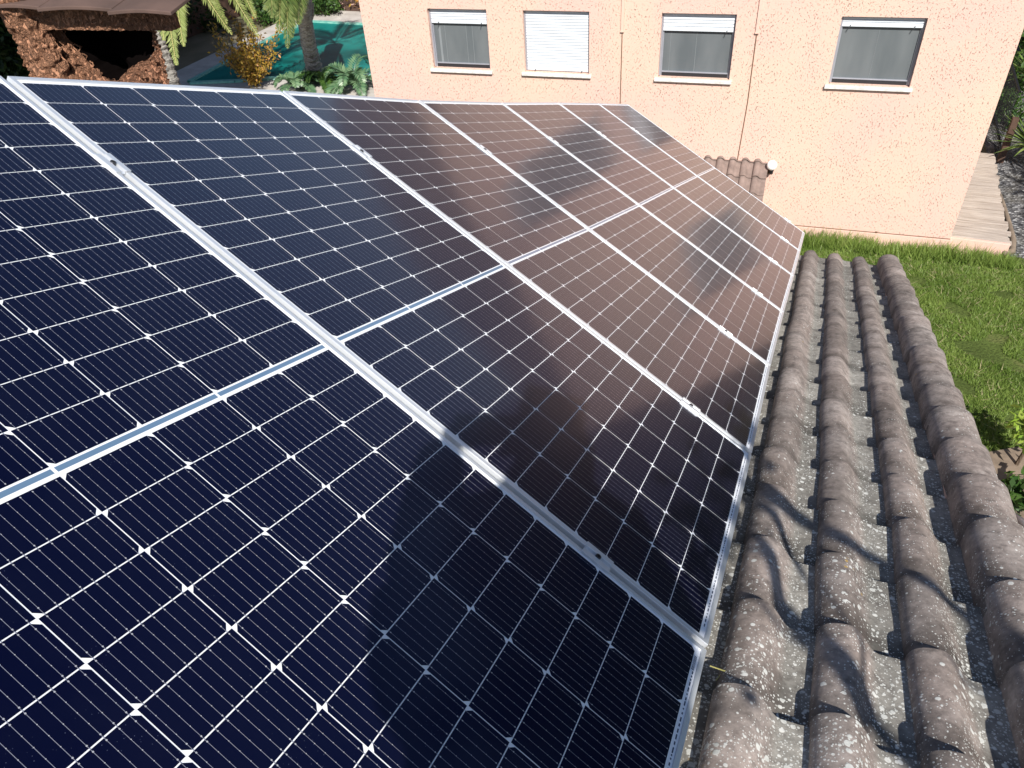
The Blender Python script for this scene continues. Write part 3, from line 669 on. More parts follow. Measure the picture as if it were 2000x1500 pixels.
# tile sheet x runs along the wall, y (u) down the porch slope towards the camera
LMx = HM @ Matrix(((1, 0, 0, 0), (0, -math.cos(sl_), math.sin(sl_), 0), (0, -math.sin(sl_), -math.cos(sl_), 0), (0, 0, 0, 1)))
LMx = HM @ Matrix.Translation((0, -.02, -5.83)) @ Matrix(((1, 0, 0, 0), (0, -math.cos(sl_), -math.sin(sl_), 0), (0, -math.sin(sl_), math.cos(sl_), 0), (0, 0, 0, 1)))
for p in LT.mb.v: pass
o = LT.build('porch_roof', M['porch_tile'], house); o.matrix_parent_inverse = house.matrix_world.inverted(); o.matrix_basis = LMx
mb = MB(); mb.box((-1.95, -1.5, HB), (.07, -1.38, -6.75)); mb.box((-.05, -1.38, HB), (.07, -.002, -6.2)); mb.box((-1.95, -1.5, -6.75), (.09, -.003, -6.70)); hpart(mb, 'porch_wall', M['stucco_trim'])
# globe lamp on the wall
lamp = empty('wall_lamp', mat=HM @ Matrix.Translation((.25, 0, -5.80)), label='white globe lamp on the peach wall above the small tiled porch roof', cat='lamp')
mb = MB(); rr = .088; mb.lathe([(max(.001, rr * math.sin(math.pi * i / 14)), -rr * math.cos(math.pi * i / 14)) for i in range(15)], 24, (0, -.13, .0)); mb.build('globe', M['globe'], lamp, smooth=True)
mb = MB(); mb.lathe([(.001, -.13), (.03, -.125), (.05, -.07), (.001, -.065)], 16, (0, -.13, -.01)); mb.tube([(0, -.13, -.11), (0, -.03, -.15)], .012, 8); mb.box((-.04, -.03, -.20), (.04, -.0015, -.09)); mb.build('bracket', M['black_metal'], lamp)

# ------------------------------------------------------------------ boardwalk strip beside the house
bw = empty('boardwalk', (2.9, 14.6, GZ), 'narrow weathered plank walk running along the right side of the peach house', 'boardwalk')
mb = MB(); y = 12.88; k = 0
while y < 16.75:
    w = random.uniform(.10, .17); x1 = 3.32 + random.uniform(-.04, .035) - .0 * (y - 12.8); dz = random.uniform(-.006, .006)
    mb.box((2.20, y, -5.53), (x1, y + w - .008, -5.485 + dz), M=Matrix.Rotation(0, 4, 'Z')); y += w
mb.v = [(v[0] - bw.location.x, v[1] - bw.location.y, v[2] - bw.location.z) for v in mb.v]; mb.build('planks', M['planks'], bw)
kb = MB(); kb.box((2.20 - 2.9, 12.80 - 14.6, -.05), (3.30 - 2.9, 12.87 - 14.6, .29)); kb.build('kerb', M['stucco_trim'], bw, bevel=.006)
ke = MB(); pts = [(3.28, 12.78), (3.42, 12.90), (3.47, 13.3), (3.46, 13.9), (3.42, 14.8), (3.36, 15.6)]
ke.tube([(x - 2.9 - .04, y - 14.6, .12) for x, y in pts], [.05, .06, .06, .05, .04, .03], 8); ke.build('stone_edging', M['soil'], bw, smooth=True)

# ------------------------------------------------------------------ vegetation helpers
def leaf_cards(centres, size, n, spread, aspect=.45, flat=0.0):
    c = np.asarray(centres, float); idx = RNG.integers(0, len(c), n)
    P = c[idx] + RNG.normal(0, 1, (n, 3)) * spread
    d = RNG.normal(0, 1, (n, 3)); d[:, 2] *= (1 - flat); d /= np.linalg.norm(d, axis=1)[:, None]
    e = np.cross(d, RNG.normal(0, 1, (n, 3))); e /= np.linalg.norm(e, axis=1)[:, None]
    L = size * RNG.uniform(.6, 1.3, (n, 1)); W_ = L * aspect
    V = np.stack([P, P + d * L * .5 + e * W_ * .5, P + d * L, P + d * L * .5 - e * W_ * .5], 1)
    return V.reshape(-1, 3)
def crown_points(c, r, n, hollow=.55):
    P = RNG.normal(0, 1, (n, 3)); P /= np.linalg.norm(P, axis=1)[:, None]
    rad = RNG.uniform(hollow, 1.0, (n, 1)); lump = 1 + .25 * np.sin(P[:, :1] * 5 + P[:, 1:2] * 7 + c[0])
    return np.array(c) + P * rad * lump * np.array(r)
def tree(name, label, base, crown_c, crown_r, nleaf, size, leafmat, cat='tree', group=None, trunk_r=.16, clumps=60, limbs=7, bark='bark'):
    t = empty(name, base, label, cat, group); b = Vector(base); cc = Vector(crown_c)
    mb = MB(); pts = [Vector((0, 0, 0))]; rad = [trunk_r * 1.2]; top = cc - b
    for i in range(1, 8):
        s_ = i / 7; pts.append(top * s_ * Vector((1, 1, 1)).x + Vector((.12 * math.sin(i * 1.7 + b.x), .12 * math.cos(i * 2.1 + b.y), 0)) * (s_ < 1)); rad.append(trunk_r * (1 - .65 * s_))
    mb.tube(pts, rad, 10)
    P = crown_points(cc, crown_r, clumps)
    for k in range(limbs):
        e = Vector(P[k]) - b; s0 = pts[3 + k % 4]; m_ = (s0 + e) / 2 + Vector((0, 0, -.1 * crown_r[2])); mb.tube([s0, m_, e], [trunk_r * .35, trunk_r * .22, trunk_r * .08], 6)
    mb.build('trunk', M[bark], t, smooth=True)
    V = leaf_cards(P, size, nleaf, min(crown_r) * .17); V -= np.array(base)
    quads('crown', V, leafmat, t); return t
def frond(mbV, base, direc, L, droop, nl=46, leaf=.28, width=.02, up=Vector((0, 0, 1)), vshape=.35, rach=None):
    d = Vector(direc).normalized(); p = Vector(base); pts = [p.copy()]; n = 16; side0 = d.cross(up).normalized()
    dirs = []
    for i in range(n):
        t = i / n; dd = (d + Vector((0, 0, -droop * (t ** 1.3) * 1.6))).normalized(); p = p + dd * (L / n); pts.append(p.copy()); dirs.append(dd)
    if rach is not None: rach.tube(pts, [.016 * (1 - .8 * i / n) * L / 2 + .003 for i in range(n + 1)], 5)
    for k in range(nl):
        t = .10 + .90 * k / nl; f = t * n; i = min(int(f), n - 1); c = pts[i].lerp(pts[i + 1], f - i); dd = dirs[i]; sd = dd.cross(up); sd = sd.normalized() if sd.length > .05 else side0; nn = sd.cross(dd).normalized()
        ll = leaf * (math.sin(math.pi * min(1, t * .93 + .07)) ** .55) * random.uniform(.85, 1.1) + .02
        for s_ in (-1, 1):
            ld = (sd * s_ * .82 + dd * .62 + nn * vshape * random.uniform(.6, 1.2) + Vector((0, 0, -.12))).normalized(); wv = dd.cross(ld).cross(ld).normalized() * width
            q = c + ld * ll; md = c + ld * ll * .45 + nn * .01
            mbV += [c, md + wv, q + Vector((0, 0, -.08 * ll)), md - wv]
def palm(name, label, trunk_pts, trunk_rad, crown, fr_list, leafmat, leaf, width, group=None, bark='bark_palm', skirt=None):
    b = Vector(trunk_pts[0]); t = empty(name, b, label, 'palm tree', group)
    mb = MB(); pts = [Vector(p) - b for p in trunk_pts]; P2 = []; R2 = []
    for i in range(len(pts) - 1):
        for k in range(14):
            s_ = k / 14; P2.append(pts[i].lerp(pts[i + 1], s_)); r = trunk_rad[i] * (1 - s_) + trunk_rad[i + 1] * s_; R2.append(r * (1.07 if k % 2 else .95))
    mb.tube(P2, R2, 14); mb.build('trunk', M[bark], t, smooth=False)
    if skirt:
        sk_ = MB(); (s0, s1, r0) = skirt; s0 = Vector(s0) - b; s1 = Vector(s1) - b
        for k in range(46):
            t_ = random.random(); a = random.uniform(0, 6.28); c = s0.lerp(s1, t_); o_ = Vector((math.cos(a), math.sin(a), 0)); 
            sk_.tube([c + o_ * r0 * .5, c + o_ * r0 * .95 + Vector((0, 0, .16)), c + o_ * r0 * 1.35 + Vector((0, 0, .46))], [.05, .04, .012], 5)
        sk_.build('leaf_bases', M['bark_palm_dark'], t)
    for (dv, L, droop, *off) in fr_list:
        V = []; rc = MB(); st = Vector(crown) - b + (Vector(off[0]) if off else Vector((0, 0, 0)))
        frond(V, st, dv, L, droop, 64, leaf, width, rach=rc)
        o = quads('frond', np.array([tuple(v) for v in V]), leafmat, t); rc.build('rachis', M['rachis'], o)
    return t

# ------------------------------------------------------------------ pool terrace on the left
plane('pool_deck', [(-19.85, 16.4), (-7.2, 16.4), (-7.2, 25.95), (-18.9, 25.95), (-19.95, 23.8)], GZ + .004, M['paving'])
pw = [(-18.5, 17.45), (-17.15, 17.9), (-16.06, 18.42), (-15.2, 18.75), (-14.21, 18.5), (-13.4, 19.2), (-11, 20.2), (-9, 21), (-9, 24.15), (-18.62, 24.15), (-18.8, 22.4)]
mb = MB(); n = len(pw)
# deck ring is cut by raising a pool wall: sunk water sheet sits in a real kerb
for i in range(n):
    a = Vector((*pw[i], 0)); b = Vector((*pw[(i + 1) % n], 0)); d = (b - a).normalized(); o_ = Vector((-d.y, d.x, 0)) * -.16
    vs = [(a.x, a.y, GZ + .010), (b.x, b.y, GZ + .010), (b.x, b.y, GZ + .075), (a.x, a.y, GZ + .075), (a.x + o_.x, a.y + o_.y, GZ + .010), (b.x + o_.x, b.y + o_.y, GZ + .010), (b.x + o_.x, b.y + o_.y, GZ + .075), (a.x + o_.x, a.y + o_.y, GZ + .075)]
    mb.add(vs, [(0, 3, 2, 1), (4, 5, 6, 7), (3, 7, 6, 2), (0, 1, 5, 4)], 0)
pool = empty('swimming_pool', (-14, 21, GZ), 'green swimming pool with pale coping beyond the top edge of the panels', 'swimming pool')
o = mb.build('coping', M['pooltile'], pool); o.matrix_parent_inverse = Matrix.Translation(-pool.location)
mb = MB(); mb.add([(x, y, GZ + .03) for x, y in pw], [tuple(range(n))]); o = mb.build('water', M['water'], pool); o.matrix_parent_inverse = Matrix.Translation(-pool.location)
tw = empty('terrace_wall', (-14, 26.2, GZ), 'low orange stucco wall with brown kerb beyond the pool', 'wall')
mb = MB(); mb.box((-8, -.0, 0), (8, .3, 2.2)); mb.build('wall', M['roughcast'] if False else M['stucco'], tw); mb = MB(); mb.box((-4.2, -.25, 0), (8, -.002, .16)); mb.build('kerb', M['wood_dark'], tw, bevel=.01)
# vines on the wall
V = leaf_cards(crown_points((-17.2, 26.0, GZ + .9), (1.6, .2, .5), 30, .1), .16, 1500, .16); tag(quads('wall_vine', V, M['leaf_gold']), 'brownish climbing plant hanging on the orange wall beyond the pool', 'plant')
# palms
pa = palm('palm_tree', 'grey striped palm trunk with pale hanging fronds beside the roughcast chimney',
     [(-4.95, 3.9, GZ), (-5.26, 4.15, -2.6), (-5.58, 4.37, -.75), (-5.65, 4.44, -.37), (-5.69, 4.46, -.1), (-5.64, 4.41, .9)], [.16, .11, .085, .078, .085, .12], (-5.55, 4.4, .95),
     [((.3, .9, .6), 2.6, .9), ((-.2, .9, .7), 2.6, .8), ((-.8, .4, .7), 2.5, .9), ((-.7, -.6, .6), 2.4, .9), ((-.1, -.9, .9), 2.2, .8), ((.1, .2, 1.2), 2.0, .5), ((.9, .3, 1.0), 2.0, .6)],
     M['leaf_palm'], .19, .0075)
def hang(t, root, p0, p1, leaf, width, mat, nl=70):
    """a frond that arches out of the crown at root and hangs through p0 down to p1"""
    b = t.location; root, p0, p1 = Vector(root) - b, Vector(p0) - b, Vector(p1) - b; V = []; rc = MB(); pts = []
    for i in range(25):
        q = i / 24; c = p0 + (p0 - root) * .55 + Vector((0, 0, .25 * (p0 - p1).length)); pts.append(((1 - q) ** 3) * root + 3 * q * (1 - q) ** 2 * c + 3 * q * q * (1 - q) * (p0 + (p0 - p1) * .1) + q ** 3 * p1)
    rc.tube(pts, [.012 * (1 - .85 * i / 24) + .001 for i in range(25)], 5)
    for k in range(nl):
        f = (.15 + .85 * k / nl) * 24; i = min(int(f), 23); c = pts[i].lerp(pts[i + 1], f - i); dd = (pts[i + 1] - pts[i]).normalized(); out = ce if abs(dd.z) > .5 else dd.cross(Vector((0, 0, 1)))
        sd = (out - dd * out.dot(dd)).normalized(); nn = sd.cross(dd).normalized(); l_ = leaf * (math.sin(math.pi * min(1, k / nl * .9 + .1)) ** .6) * random.uniform(.85, 1.1) + .01
        for s_ in (-1, 1):
            ld = (sd * s_ * .75 + dd * .72 + nn * random.uniform(-.25, .25)).normalized(); wv = (dd.cross(ld)).cross(ld).normalized() * width; q = c + ld * l_; md = c + ld * l_ * .45; V += [c, md + wv, q, md - wv]
    o = quads('frond', np.array([tuple(v) for v in V]), mat, t); rc.build('rachis', M['rachis'], o)
for p0, p1 in (((-5.32, 4.40, .29), (-5.29, 4.23, -.41)), ((-5.25, 4.43, .29), (-5.21, 4.30, -.27)), ((-5.36, 4.42, .29), (-5.38, 4.27, -.22)), ((-5.27, 4.45, .62), (-4.91, 4.58, -.24)), ((-5.18, 4.52, .6), (-4.93, 4.58, -.15)), ((-5.1, 4.6, .59), (-4.74, 4.71, -.28)), ((-4.98, 4.7, .58), (-4.75, 4.75, -.14)), ((-5.04, 4.65, .58), (-4.84, 4.7, -.03)), ((-5.25, 4.48, .72), (-5.05, 4.54, .04))):
    hang(pa, (-5.55, 4.4, .95), p0, p1, .135, .0075, M['leaf_palm'], 110)
pb = palm('palm_tree', 'tall palm with dark leaf bases and drooping fronds standing at the pool edge',
     [(-14.83, 18.82, GZ), (-14.62, 18.5, -4.7), (-14.3, 18.15, -3.9), (-14.1, 17.95, -3.2), (-14.0, 17.85, -1.6)], [.26, .21, .20, .24, .30], (-14.0, 17.85, -1.3),
     [((-.9, -.25, .3), 2.9, 1.7), ((-.75, -.6, .25), 3.0, 1.8), ((-.95, .2, .25), 2.9, 1.6), ((-.6, -.1, .1), 2.7, 2.2), ((-.9, .5, .5), 3.2, 1.3), ((.4, .9, .6), 3.0, 1.0), ((-.3, .9, .7), 3.0, .9), ((-.4, -.4, 1.2), 2.6, .6)],
     M['leaf_palm_green'], .55, .022, bark='bark_palm_dark', skirt=((-14.33, 18.2, -4.1), (-14.05, 17.9, -2.6), .24))
for p0, p1 in (((-13.42, 16.69, -2.35), (-13.53, 16.13, -4.11)), ((-13.52, 16.61, -2.34), (-13.68, 16.14, -3.69)), ((-13.72, 16.46, -2.31), (-13.8, 16.14, -3.37)), ((-13.37, 16.72, -2.36), (-13.43, 16.28, -3.88)), ((-13.5, 16.69, -2.35), (-13.95, 16.11, -3.18)), ((-13.6, 16.9, -2.4), (-13.75, 16.6, -3.9)), ((-13.2, 16.9, -2.4), (-13.3, 16.5, -3.6)), ((-13.9, 16.9, -2.3), (-14.1, 16.5, -3.4))):
    hang(pb, (-14.0, 17.85, -1.3), p0, p1, .42, .02, M['leaf_palm_green'], 90)
# shrubs by the pool
def spiky(name, label, base, n, L, up, leafmat, w, cat='plant', group=None, droop=.4):
    t = empty(name, base, label, cat, group); V = []
    for k in range(n):
        a = random.uniform(0, 6.283); e = random.uniform(*up); d = Vector((math.cos(a) * math.cos(e), math.sin(a) * math.cos(e), math.sin(e))); l = L * random.uniform(.7, 1.1)
        s_ = d.cross(Vector((0, 0, 1))).normalized(); p = Vector((0, 0, L * .12)); pts = [p]
        for i in range(4): p = p + (d + Vector((0, 0, -droop * i * .25))).normalized() * l / 4; pts.append(p.copy())
        ws = [w * .7, w, w * .8, w * .45, .001]
        for i in range(4): V += [pts[i] - s_ * ws[i], pts[i] + s_ * ws[i], pts[i + 1] + s_ * ws[i + 1], pts[i + 1] - s_ * ws[i + 1]]
    quads('leaves', np.array([tuple(v) for v in V]), leafmat, t); mb = MB(); mb.tube([(0, 0, -.02), (0, 0, L * .2)], [.06, .04], 8); mb.build('stem', M['bark'], t); return t
def fernbush(label, base, n, L, leafmat, leaf=.22):
    t = empty('fern', base, label, 'plant'); V = []; rc = MB()
    for k in range(n):
        a = 6.283 * k / n + random.uniform(-.3, .3); e = random.uniform(.5, 1.2); frond(V, (0, 0, .1), (math.cos(a) * math.cos(e), math.sin(a) * math.cos(e), math.sin(e)), L * random.uniform(.75, 1.1), 1.1, 20, leaf, .03, rach=rc)
    o = quads('fronds', np.array([tuple(v) for v in V]), leafmat, t); rc.build('stems', M['leaf_fern'], t); return t
fernbush('dark green fern at the foot of the pool palm', (-14.05, 18.1, GZ), 16, 1.0, M['leaf_mid'])
fernbush('pale green fern with broad fronds beside the peach house corner', (-13.05, 18.05, GZ), 15, 1.25, M['leaf_fern'], .3)
fernbush('small green fern left of the pool palm foot', (-14.75, 17.6, GZ), 12, .8, M['leaf_fern'])
t = empty('shrub', (-16.2, 17.6, GZ), 'golden orange shrub with upright twigs in front of the pool', 'shrub'); mb = MB(); tips = []
for k in range(54):
    a = random.uniform(0, 6.283); e = random.uniform(.7, 1.5); L = random.uniform(.9, 1.75) if k < 46 else random.uniform(2.0, 2.5); d = Vector((math.cos(a) * math.cos(e), math.sin(a) * math.cos(e), math.sin(e))); p = Vector((0, 0, 0)); pts = [p.copy()]
    for i in range(6): p = p + (d + Vector((random.uniform(-.15, .15), random.uniform(-.15, .15), .05))) * L / 6; pts.append(p.copy()); 
    for i in range(2, 7):
        for j in range(3): tips.append(tuple(pts[i - 1].lerp(pts[i], j / 3)))
    mb.tube(pts, [.014 * (1 - i / 7) + .003 for i in range(7)], 4)
mb.build('twigs', M['bark'], t); quads('leaves', leaf_cards(tips, .11, 4200, .045), M['leaf_gold'], t)
V = leaf_cards(crown_points((-18.7, 25.4, GZ + .5), (.75, .6, .6), 50, .2), .13, 3500, .10); tag(quads('bush', V, M['leaf_mid']), 'round green bush at the far end of the pool', 'bush')
V = leaf_cards(crown_points((-19.9, 25.6, GZ + .5), (.7, .6, .55), 50, .2), .13, 2500, .12); tag(quads('bush', V, M['straw']), 'dry brownish bush left of the round green one', 'bush')
V = leaf_cards(crown_points((-20.2, 24.2, GZ + .7), (.6, 1.0, .8), 50, .2), .16, 3500, .12); tag(quads('bush', V, M['leaf_mid']), 'bright green bush between hedge and pool deck corner', 'bush')
# dark hedge left of the pool
P = np.concatenate([crown_points((-21.6 - .3 * k, 14.5 + 1.9 * k, GZ + 2.1), (1.5, 1.5, 2.4), 60, .3) for k in range(8)])
V = leaf_cards(P, .22, 46000, .22); tag(quads('hedge', V, M['leaf_dark']), 'dense dark hedge in deep shade along the left side of the pool', 'hedge')
mb = MB(); mb.box((-24, 12, GZ), (-22.2, 31, GZ + 3.8)); mb.build('boundary_wall', M['wood_dark']); tag(bpy.data.objects['boundary_wall'], 'dark boundary wall hidden in the foliage behind the hedge', 'wall')
tag(MB and (lambda m: m)(None) or empty('wire', (-8, 6, 0), 'thin pale wire stretched across in front of the dark hedge', 'wire'), None)
mb = MB(); mb.tube([(2.1, -1.4, -.26), (.3, .6, -.35), (-2.2, 3.6, -.50)], .006, 5); mb.build('strand', M['white_paint'], bpy.data.objects['wire'])
# two trees added with crowns out of view, to shade pool deck and hedge
tree('tree', 'big dark tree added behind the chimney to shade the pool deck', (-13.2, 8.3, GZ), (-14.2, 6.6, 5.9), (3.3, 3.0, 2.4), 22000, .34, M['leaf_dark'], trunk_r=.3, clumps=130)
tree('tree', 'dark tree added out of view to shade the hedge left of the pool', (-18.6, 10.0, GZ), (-18.6, 11.0, 3.0), (2.8, 3.2, 2.8), 16000, .34, M['leaf_dark'], trunk_r=.25, clumps=90)

# ------------------------------------------------------------------ right side: planting beyond the boardwalk
spiky('yucca', 'bright green yucca rosette beside the boardwalk at the right edge', (3.93, 16.9, GZ + .35), 90, .85, (.1, 1.4), M['leaf_yucca'], .035, group='yuccas at the right edge')
spiky('yucca', 'yucca rosette standing farther back at the right edge', (4.0, 19.5, GZ + .9), 70, .8, (.1, 1.4), M['leaf_yucca'], .035, group='yuccas at the right edge')
fe = empty('fence', (3.55, 19, GZ), 'dark metal bar fence in the shade behind the boardwalk', 'fence')
mb = MB()
for z in (.25, 1.35): mb.box((-.1, -1.6, z), (-.06, 4.5, z + .04))
mb.build('rails', M['black_metal'], fe); mb = MB()
for k in range(40): mb.tube([(-.08, -1.6 + .155 * k, 0), (-.08, -1.6 + .155 * k, 1.4)], .009, 5)
mb.build('bars', M['black_metal'], fe)
t = empty('timber_post', (3.52, 17.05, GZ), 'short reddish brown timber post at the end of the boardwalk', 'post'); mb = MB(); mb.box((-.06, -.06, 0), (.06, .06, .95)); mb.build('post', M['wood_dark'], t, bevel=.006)
V = leaf_cards(crown_points((3.5, 19.9, GZ + .6), (.65, 1.3, .75), 60, .2), .10, 5200, .12); tag(quads('bush', V, M['leaf_mid']), 'low leafy bush in the shade behind the house corner', 'bush')
V = leaf_cards(crown_points((4.4, 23.0, GZ + 1.8), (1.6, 1.4, 1.9), 90, .2), .16, 9000, .16); tag(quads('bush', V, M['leaf_mid']), 'tall shaded bush at the upper right corner', 'bush')
gp = [('tall dark cypress like tree behind the peach house, nearest its corner', (7.4, 21.5), 2.6, 8.6), ('tall dark tree right of the peach house, middle of the row', (10.6, 19.5), 2.8, 9.2), ('tall dark tree far right of the peach house', (14.2, 17.2), 3.0, 9.4), ('dark tree beyond the end of the boardwalk', (5.2, 25.8), 2.6, 9.0)]
for lab, (x, y), r, top in gp: tree('tree', lab, (x, y, GZ), (x, y, top / 2 - 2.2), (r, r, top / 2 + 2.4), 15000, .34, M['leaf_dark'], trunk_r=.22, clumps=120, group='dark trees beyond the right corner of the peach house')
tree('tree', 'leafy tree shading the gravel at the right', (9.0, 9.4, GZ), (8.5, 10.6, .2), (2.0, 1.9, 1.7), 9500, .22, M['leaf_mid'], trunk_r=.12, clumps=60)
# garden plants near the roof verge
V = leaf_cards(crown_points((3.05, 7.50, GZ + .60), (.20, .26, .22), 26, .2), .12, 330, .09, .5); t = empty('citrus_bush', (3.05, 7.50, GZ), 'small citrus bush with glossy lime green leaves on the lawn edge', 'bush'); quads('leaves', V - np.array([3.05, 7.50, GZ]), M['leaf_lime'], t); mb = MB(); mb.tube([(0, 0, 0), (.02, 0, .6)], [.025, .012], 6); mb.build('stem', M['bark'], t)
V = leaf_cards(crown_points((3.0, 6.7, GZ + .25), (.30, .22, .14), 20, .2), .15, 230, .10, .5); t = empty('leafy_plant', (3.0, 6.7, GZ), 'dark glossy broad leaved plant on the bare soil below the verge', 'plant'); quads('leaves', V - np.array([3.0, 6.7, GZ]), M['leaf_mid'], t); mb = MB(); mb.tube([(0, 0, 0), (.02, 0, .3)], [.02, .01], 6); mb.build('stem', M['bark'], t)
mb = MB(); mb.tube([(1.02, 1.70, -1.05), (1.10, 1.55, -.99), (1.30, 1.30, -.95), (1.9, 1.0, -1.1)], .022, 10); tag(mb.build('pipe', M['galv'], smooth=True), 'pale grey pipe sticking out beside the roof verge at the right edge', 'pipe')

# ------------------------------------------------------------------ lawn grass
def in_poly(x, y, poly):
    ins = np.zeros(len(x), bool); n = len(poly); j = n - 1
    for i in range(n):
        xi, yi = poly[i]; xj, yj = poly[j]; c = ((yi > y) != (yj > y)) & (x < (xj - xi) * (y - yi) / (yj - yi + 1e-12) + xi); ins ^= c; j = i
    return ins
def blades(n, poly, h, w, z, lean=.5, noise_gap=True):
    xs_ = RNG.uniform(min(p[0] for p in poly), max(p[0] for p in poly), n); ys_ = RNG.uniform(min(p[1] for p in poly), max(p[1] for p in poly), n)
    k = in_poly(xs_, ys_, poly); xs_, ys_ = xs_[k], ys_[k]
    f = np.sin(xs_ * 2.3 + 1.3 * np.sin(ys_ * 1.7)) * np.cos(ys_ * 2.9 + xs_ * 1.1) + RNG.normal(0, .35, len(xs_))
    if noise_gap:
        g1 = np.sin(xs_ * 5.1 + 2 * np.sin(ys_ * 3.3)) + np.sin(ys_ * 6.3 + 1.5 * np.sin(xs_ * 4.7)); bare = np.hypot((xs_ - 2.75) / .55, (ys_ - 10.0) / .5); k = (g1 > -1.35) & (bare + .35 * g1 > .6) & (f > -1.3); xs_, ys_, f = xs_[k], ys_[k], f[k]
    n = len(xs_); hh = h * RNG.uniform(.5, 1.25, n) * (1 + .35 * np.tanh(f)); a = RNG.uniform(0, 6.283, n); b = RNG.uniform(0, 6.283, n); ln = lean * hh * RNG.uniform(.2, 1.2, n)
    P = np.stack([xs_, ys_, np.full(n, z)], 1); e = np.stack([np.cos(a), np.sin(a), np.zeros(n)], 1) * w
    tip = P + np.stack([np.cos(b) * ln, np.sin(b) * ln, hh], 1)
    return np.stack([P - e, P + e, tip], 1).reshape(-1, 3)
poly = [(-1.2, 7.2), (2.45, 7.5), (3.15, 7.9), (3.6, 8.2), (4.5, 9.6), (4.3, 12.5), (3.4, 12.78), (-1.6, 12.45)]
tag(quads('grass', blades(230000, poly, .052, .0055, GZ, .8), M['grass'], nper=3), 'mown green lawn grass between the two houses', None, kind='stuff')
edge = [(-.8, 12.2), (3.42, 12.4), (3.42, 12.80), (2.5, 12.76), (-.8, 12.46)]
tag(quads('tall_grass', blades(9000, edge, .26, .008, GZ, .7, True), M['grass'], nper=3), 'taller grass along the foot of the peach wall', None, kind='stuff')
tag(quads('dry_stalks', blades(4200, poly, .05, .005, GZ + .02, 3.2), M['straw'], nper=3), 'dry straw lying in the lawn', None, kind='stuff')
# fallen twigs / pine needles on the roof beside the panel
for k, pts in enumerate(([(.015, -.012, .015), (.05, -.03, .028), (.075, -.02, .03), (.09, .0, .02)], [(.035, -.05, .01), (.055, .0, .02), (.08, .07, .035), (.075, .12, .02)])):
    mb = MB(); mb.tube([roofpt(x, u + .21, h) for x, u, h in pts], .0016, 5); tag(mb.build('dry_twig', M['rachis']), ['curved dry twig lying on the tiles near the panel corner', 'thin dry pine needle crossing the curved twig on the tiles'][k], 'twig', 'dry twigs on the roof')

# ------------------------------------------------------------------ tree behind the camera: its boughs throw the stripes on the tiles
bt = empty('tree', (3.3, -4.6, GZ), 'sparse tree behind the camera whose boughs shade the tiles', 'tree')
def sh(p, d): return Vector(p) + SUN * d - bt.location
mb = MB(); hub = Vector((2.4, -3.6, 3.2)) - bt.location
mb.tube([(0, 0, 0), (-.2, .2, 4), hub * .8 + Vector((.1, .1, .2)), hub], [.16, .13, .09, .06], 10)
boughs = [([(.03, .775, -.462), (.116, .618, -.405), (.20, .37, -.31), (.313, .237, -.267), (.393, .089, -.213)], 3.0, [.014, .026, .034, .038, .044]),
          ([(-.05, 1.18, -.60), (.068, 1.016, -.549), (.269, .861, -.493), (.495, .734, -.447), (.695, .572, -.388)], 3.2, [.055, .038, .026, .020, .017]),
          ([(.03, .95, -.52), (.097, .887, -.503), (.211, .674, -.425), (.26, .55, -.39)], 3.1, [.014, .020, .018, .010]),
          ([(.06, .43, -.33), (.12, .36, -.31), (.21, .27, -.28)], 3.0, [.005, .008, .005]),
          ([(.55, .40, -.32), (.62, .30, -.29), (.72, .24, -.27)], 3.0, [.005, .007, .005])]
ends = []
for pts, d, rad in boughs:
    P_ = [sh(p, d) for p in pts]; mb.tube(P_, rad, 7); ends.append(P_[0]); ends.append(P_[-1])
for a_, b_ in ((ends[1], hub), (ends[3], hub), (ends[5], ends[1]), (ends[7], ends[1]), (ends[9], ends[3])):
    mb.tube([a_, (a_ + b_) / 2 + Vector((0.1, -.1, .12)), b_], [.018, .03, .04] if (b_ - hub).length < .01 else [.006, .008, .010], 6)
mb.build('trunk', M['bark'], bt, smooth=True)
lp = [sh((-.02, .62, -.35), 3.1), sh((-.05, .75, -.40), 3.15), sh((-.02, 1.2, -.55), 3.2), sh((-.06, 1.3, -.6), 3.25), sh((.0, .12, -.12), 3.0), sh((-.12, .45, -.2), 3.0)]
quads('crown', leaf_cards([tuple(p) for p in lp], .10, 190, .07), M['leaf_mid'], bt)

# ------------------------------------------------------------------ photographer (behind the camera; throws the shadow on the panels)
def skin_mesh(name, verts, edges, radii, mat, parent, root=0, sub=2):
    me = bpy.data.meshes.new(name); me.from_pydata(verts, edges, []); me.materials.append(mat); o = bpy.data.objects.new(name, me); C.objects.link(o); o.parent = parent
    m1 = o.modifiers.new('skin', 'SKIN'); m1.use_smooth_shade = True
    for i, r in enumerate(radii): me.skin_vertices[0].data[i].radius = (r, r) if not hasattr(r, '__len__') else r
    me.skin_vertices[0].data[root].use_root = True
    m2 = o.modifiers.new('sub', 'SUBSURF'); m2.levels = sub; m2.render_levels = sub
    return o
M['skin'] = plain('skin', (.50, .30, .22), .5); M['shirt'] = plain('dark_shirt', (.03, .035, .05), .8); M['jeans'] = plain('jeans', (.04, .06, .11), .85); M['hair'] = plain('dark_hair', (.015, .01, .008), .6)
pz = roofpt(0, -1.45 / .94, .06).z
PX = Vector((.31, -1.44, pz))
pr = empty('person', PX, 'person in dark shirt and jeans standing behind the camera holding a phone', 'person')
hands = [CAM + Vector((-.085, -.055, -.01)) - PX, CAM + Vector((.095, -.045, -.01)) - PX]
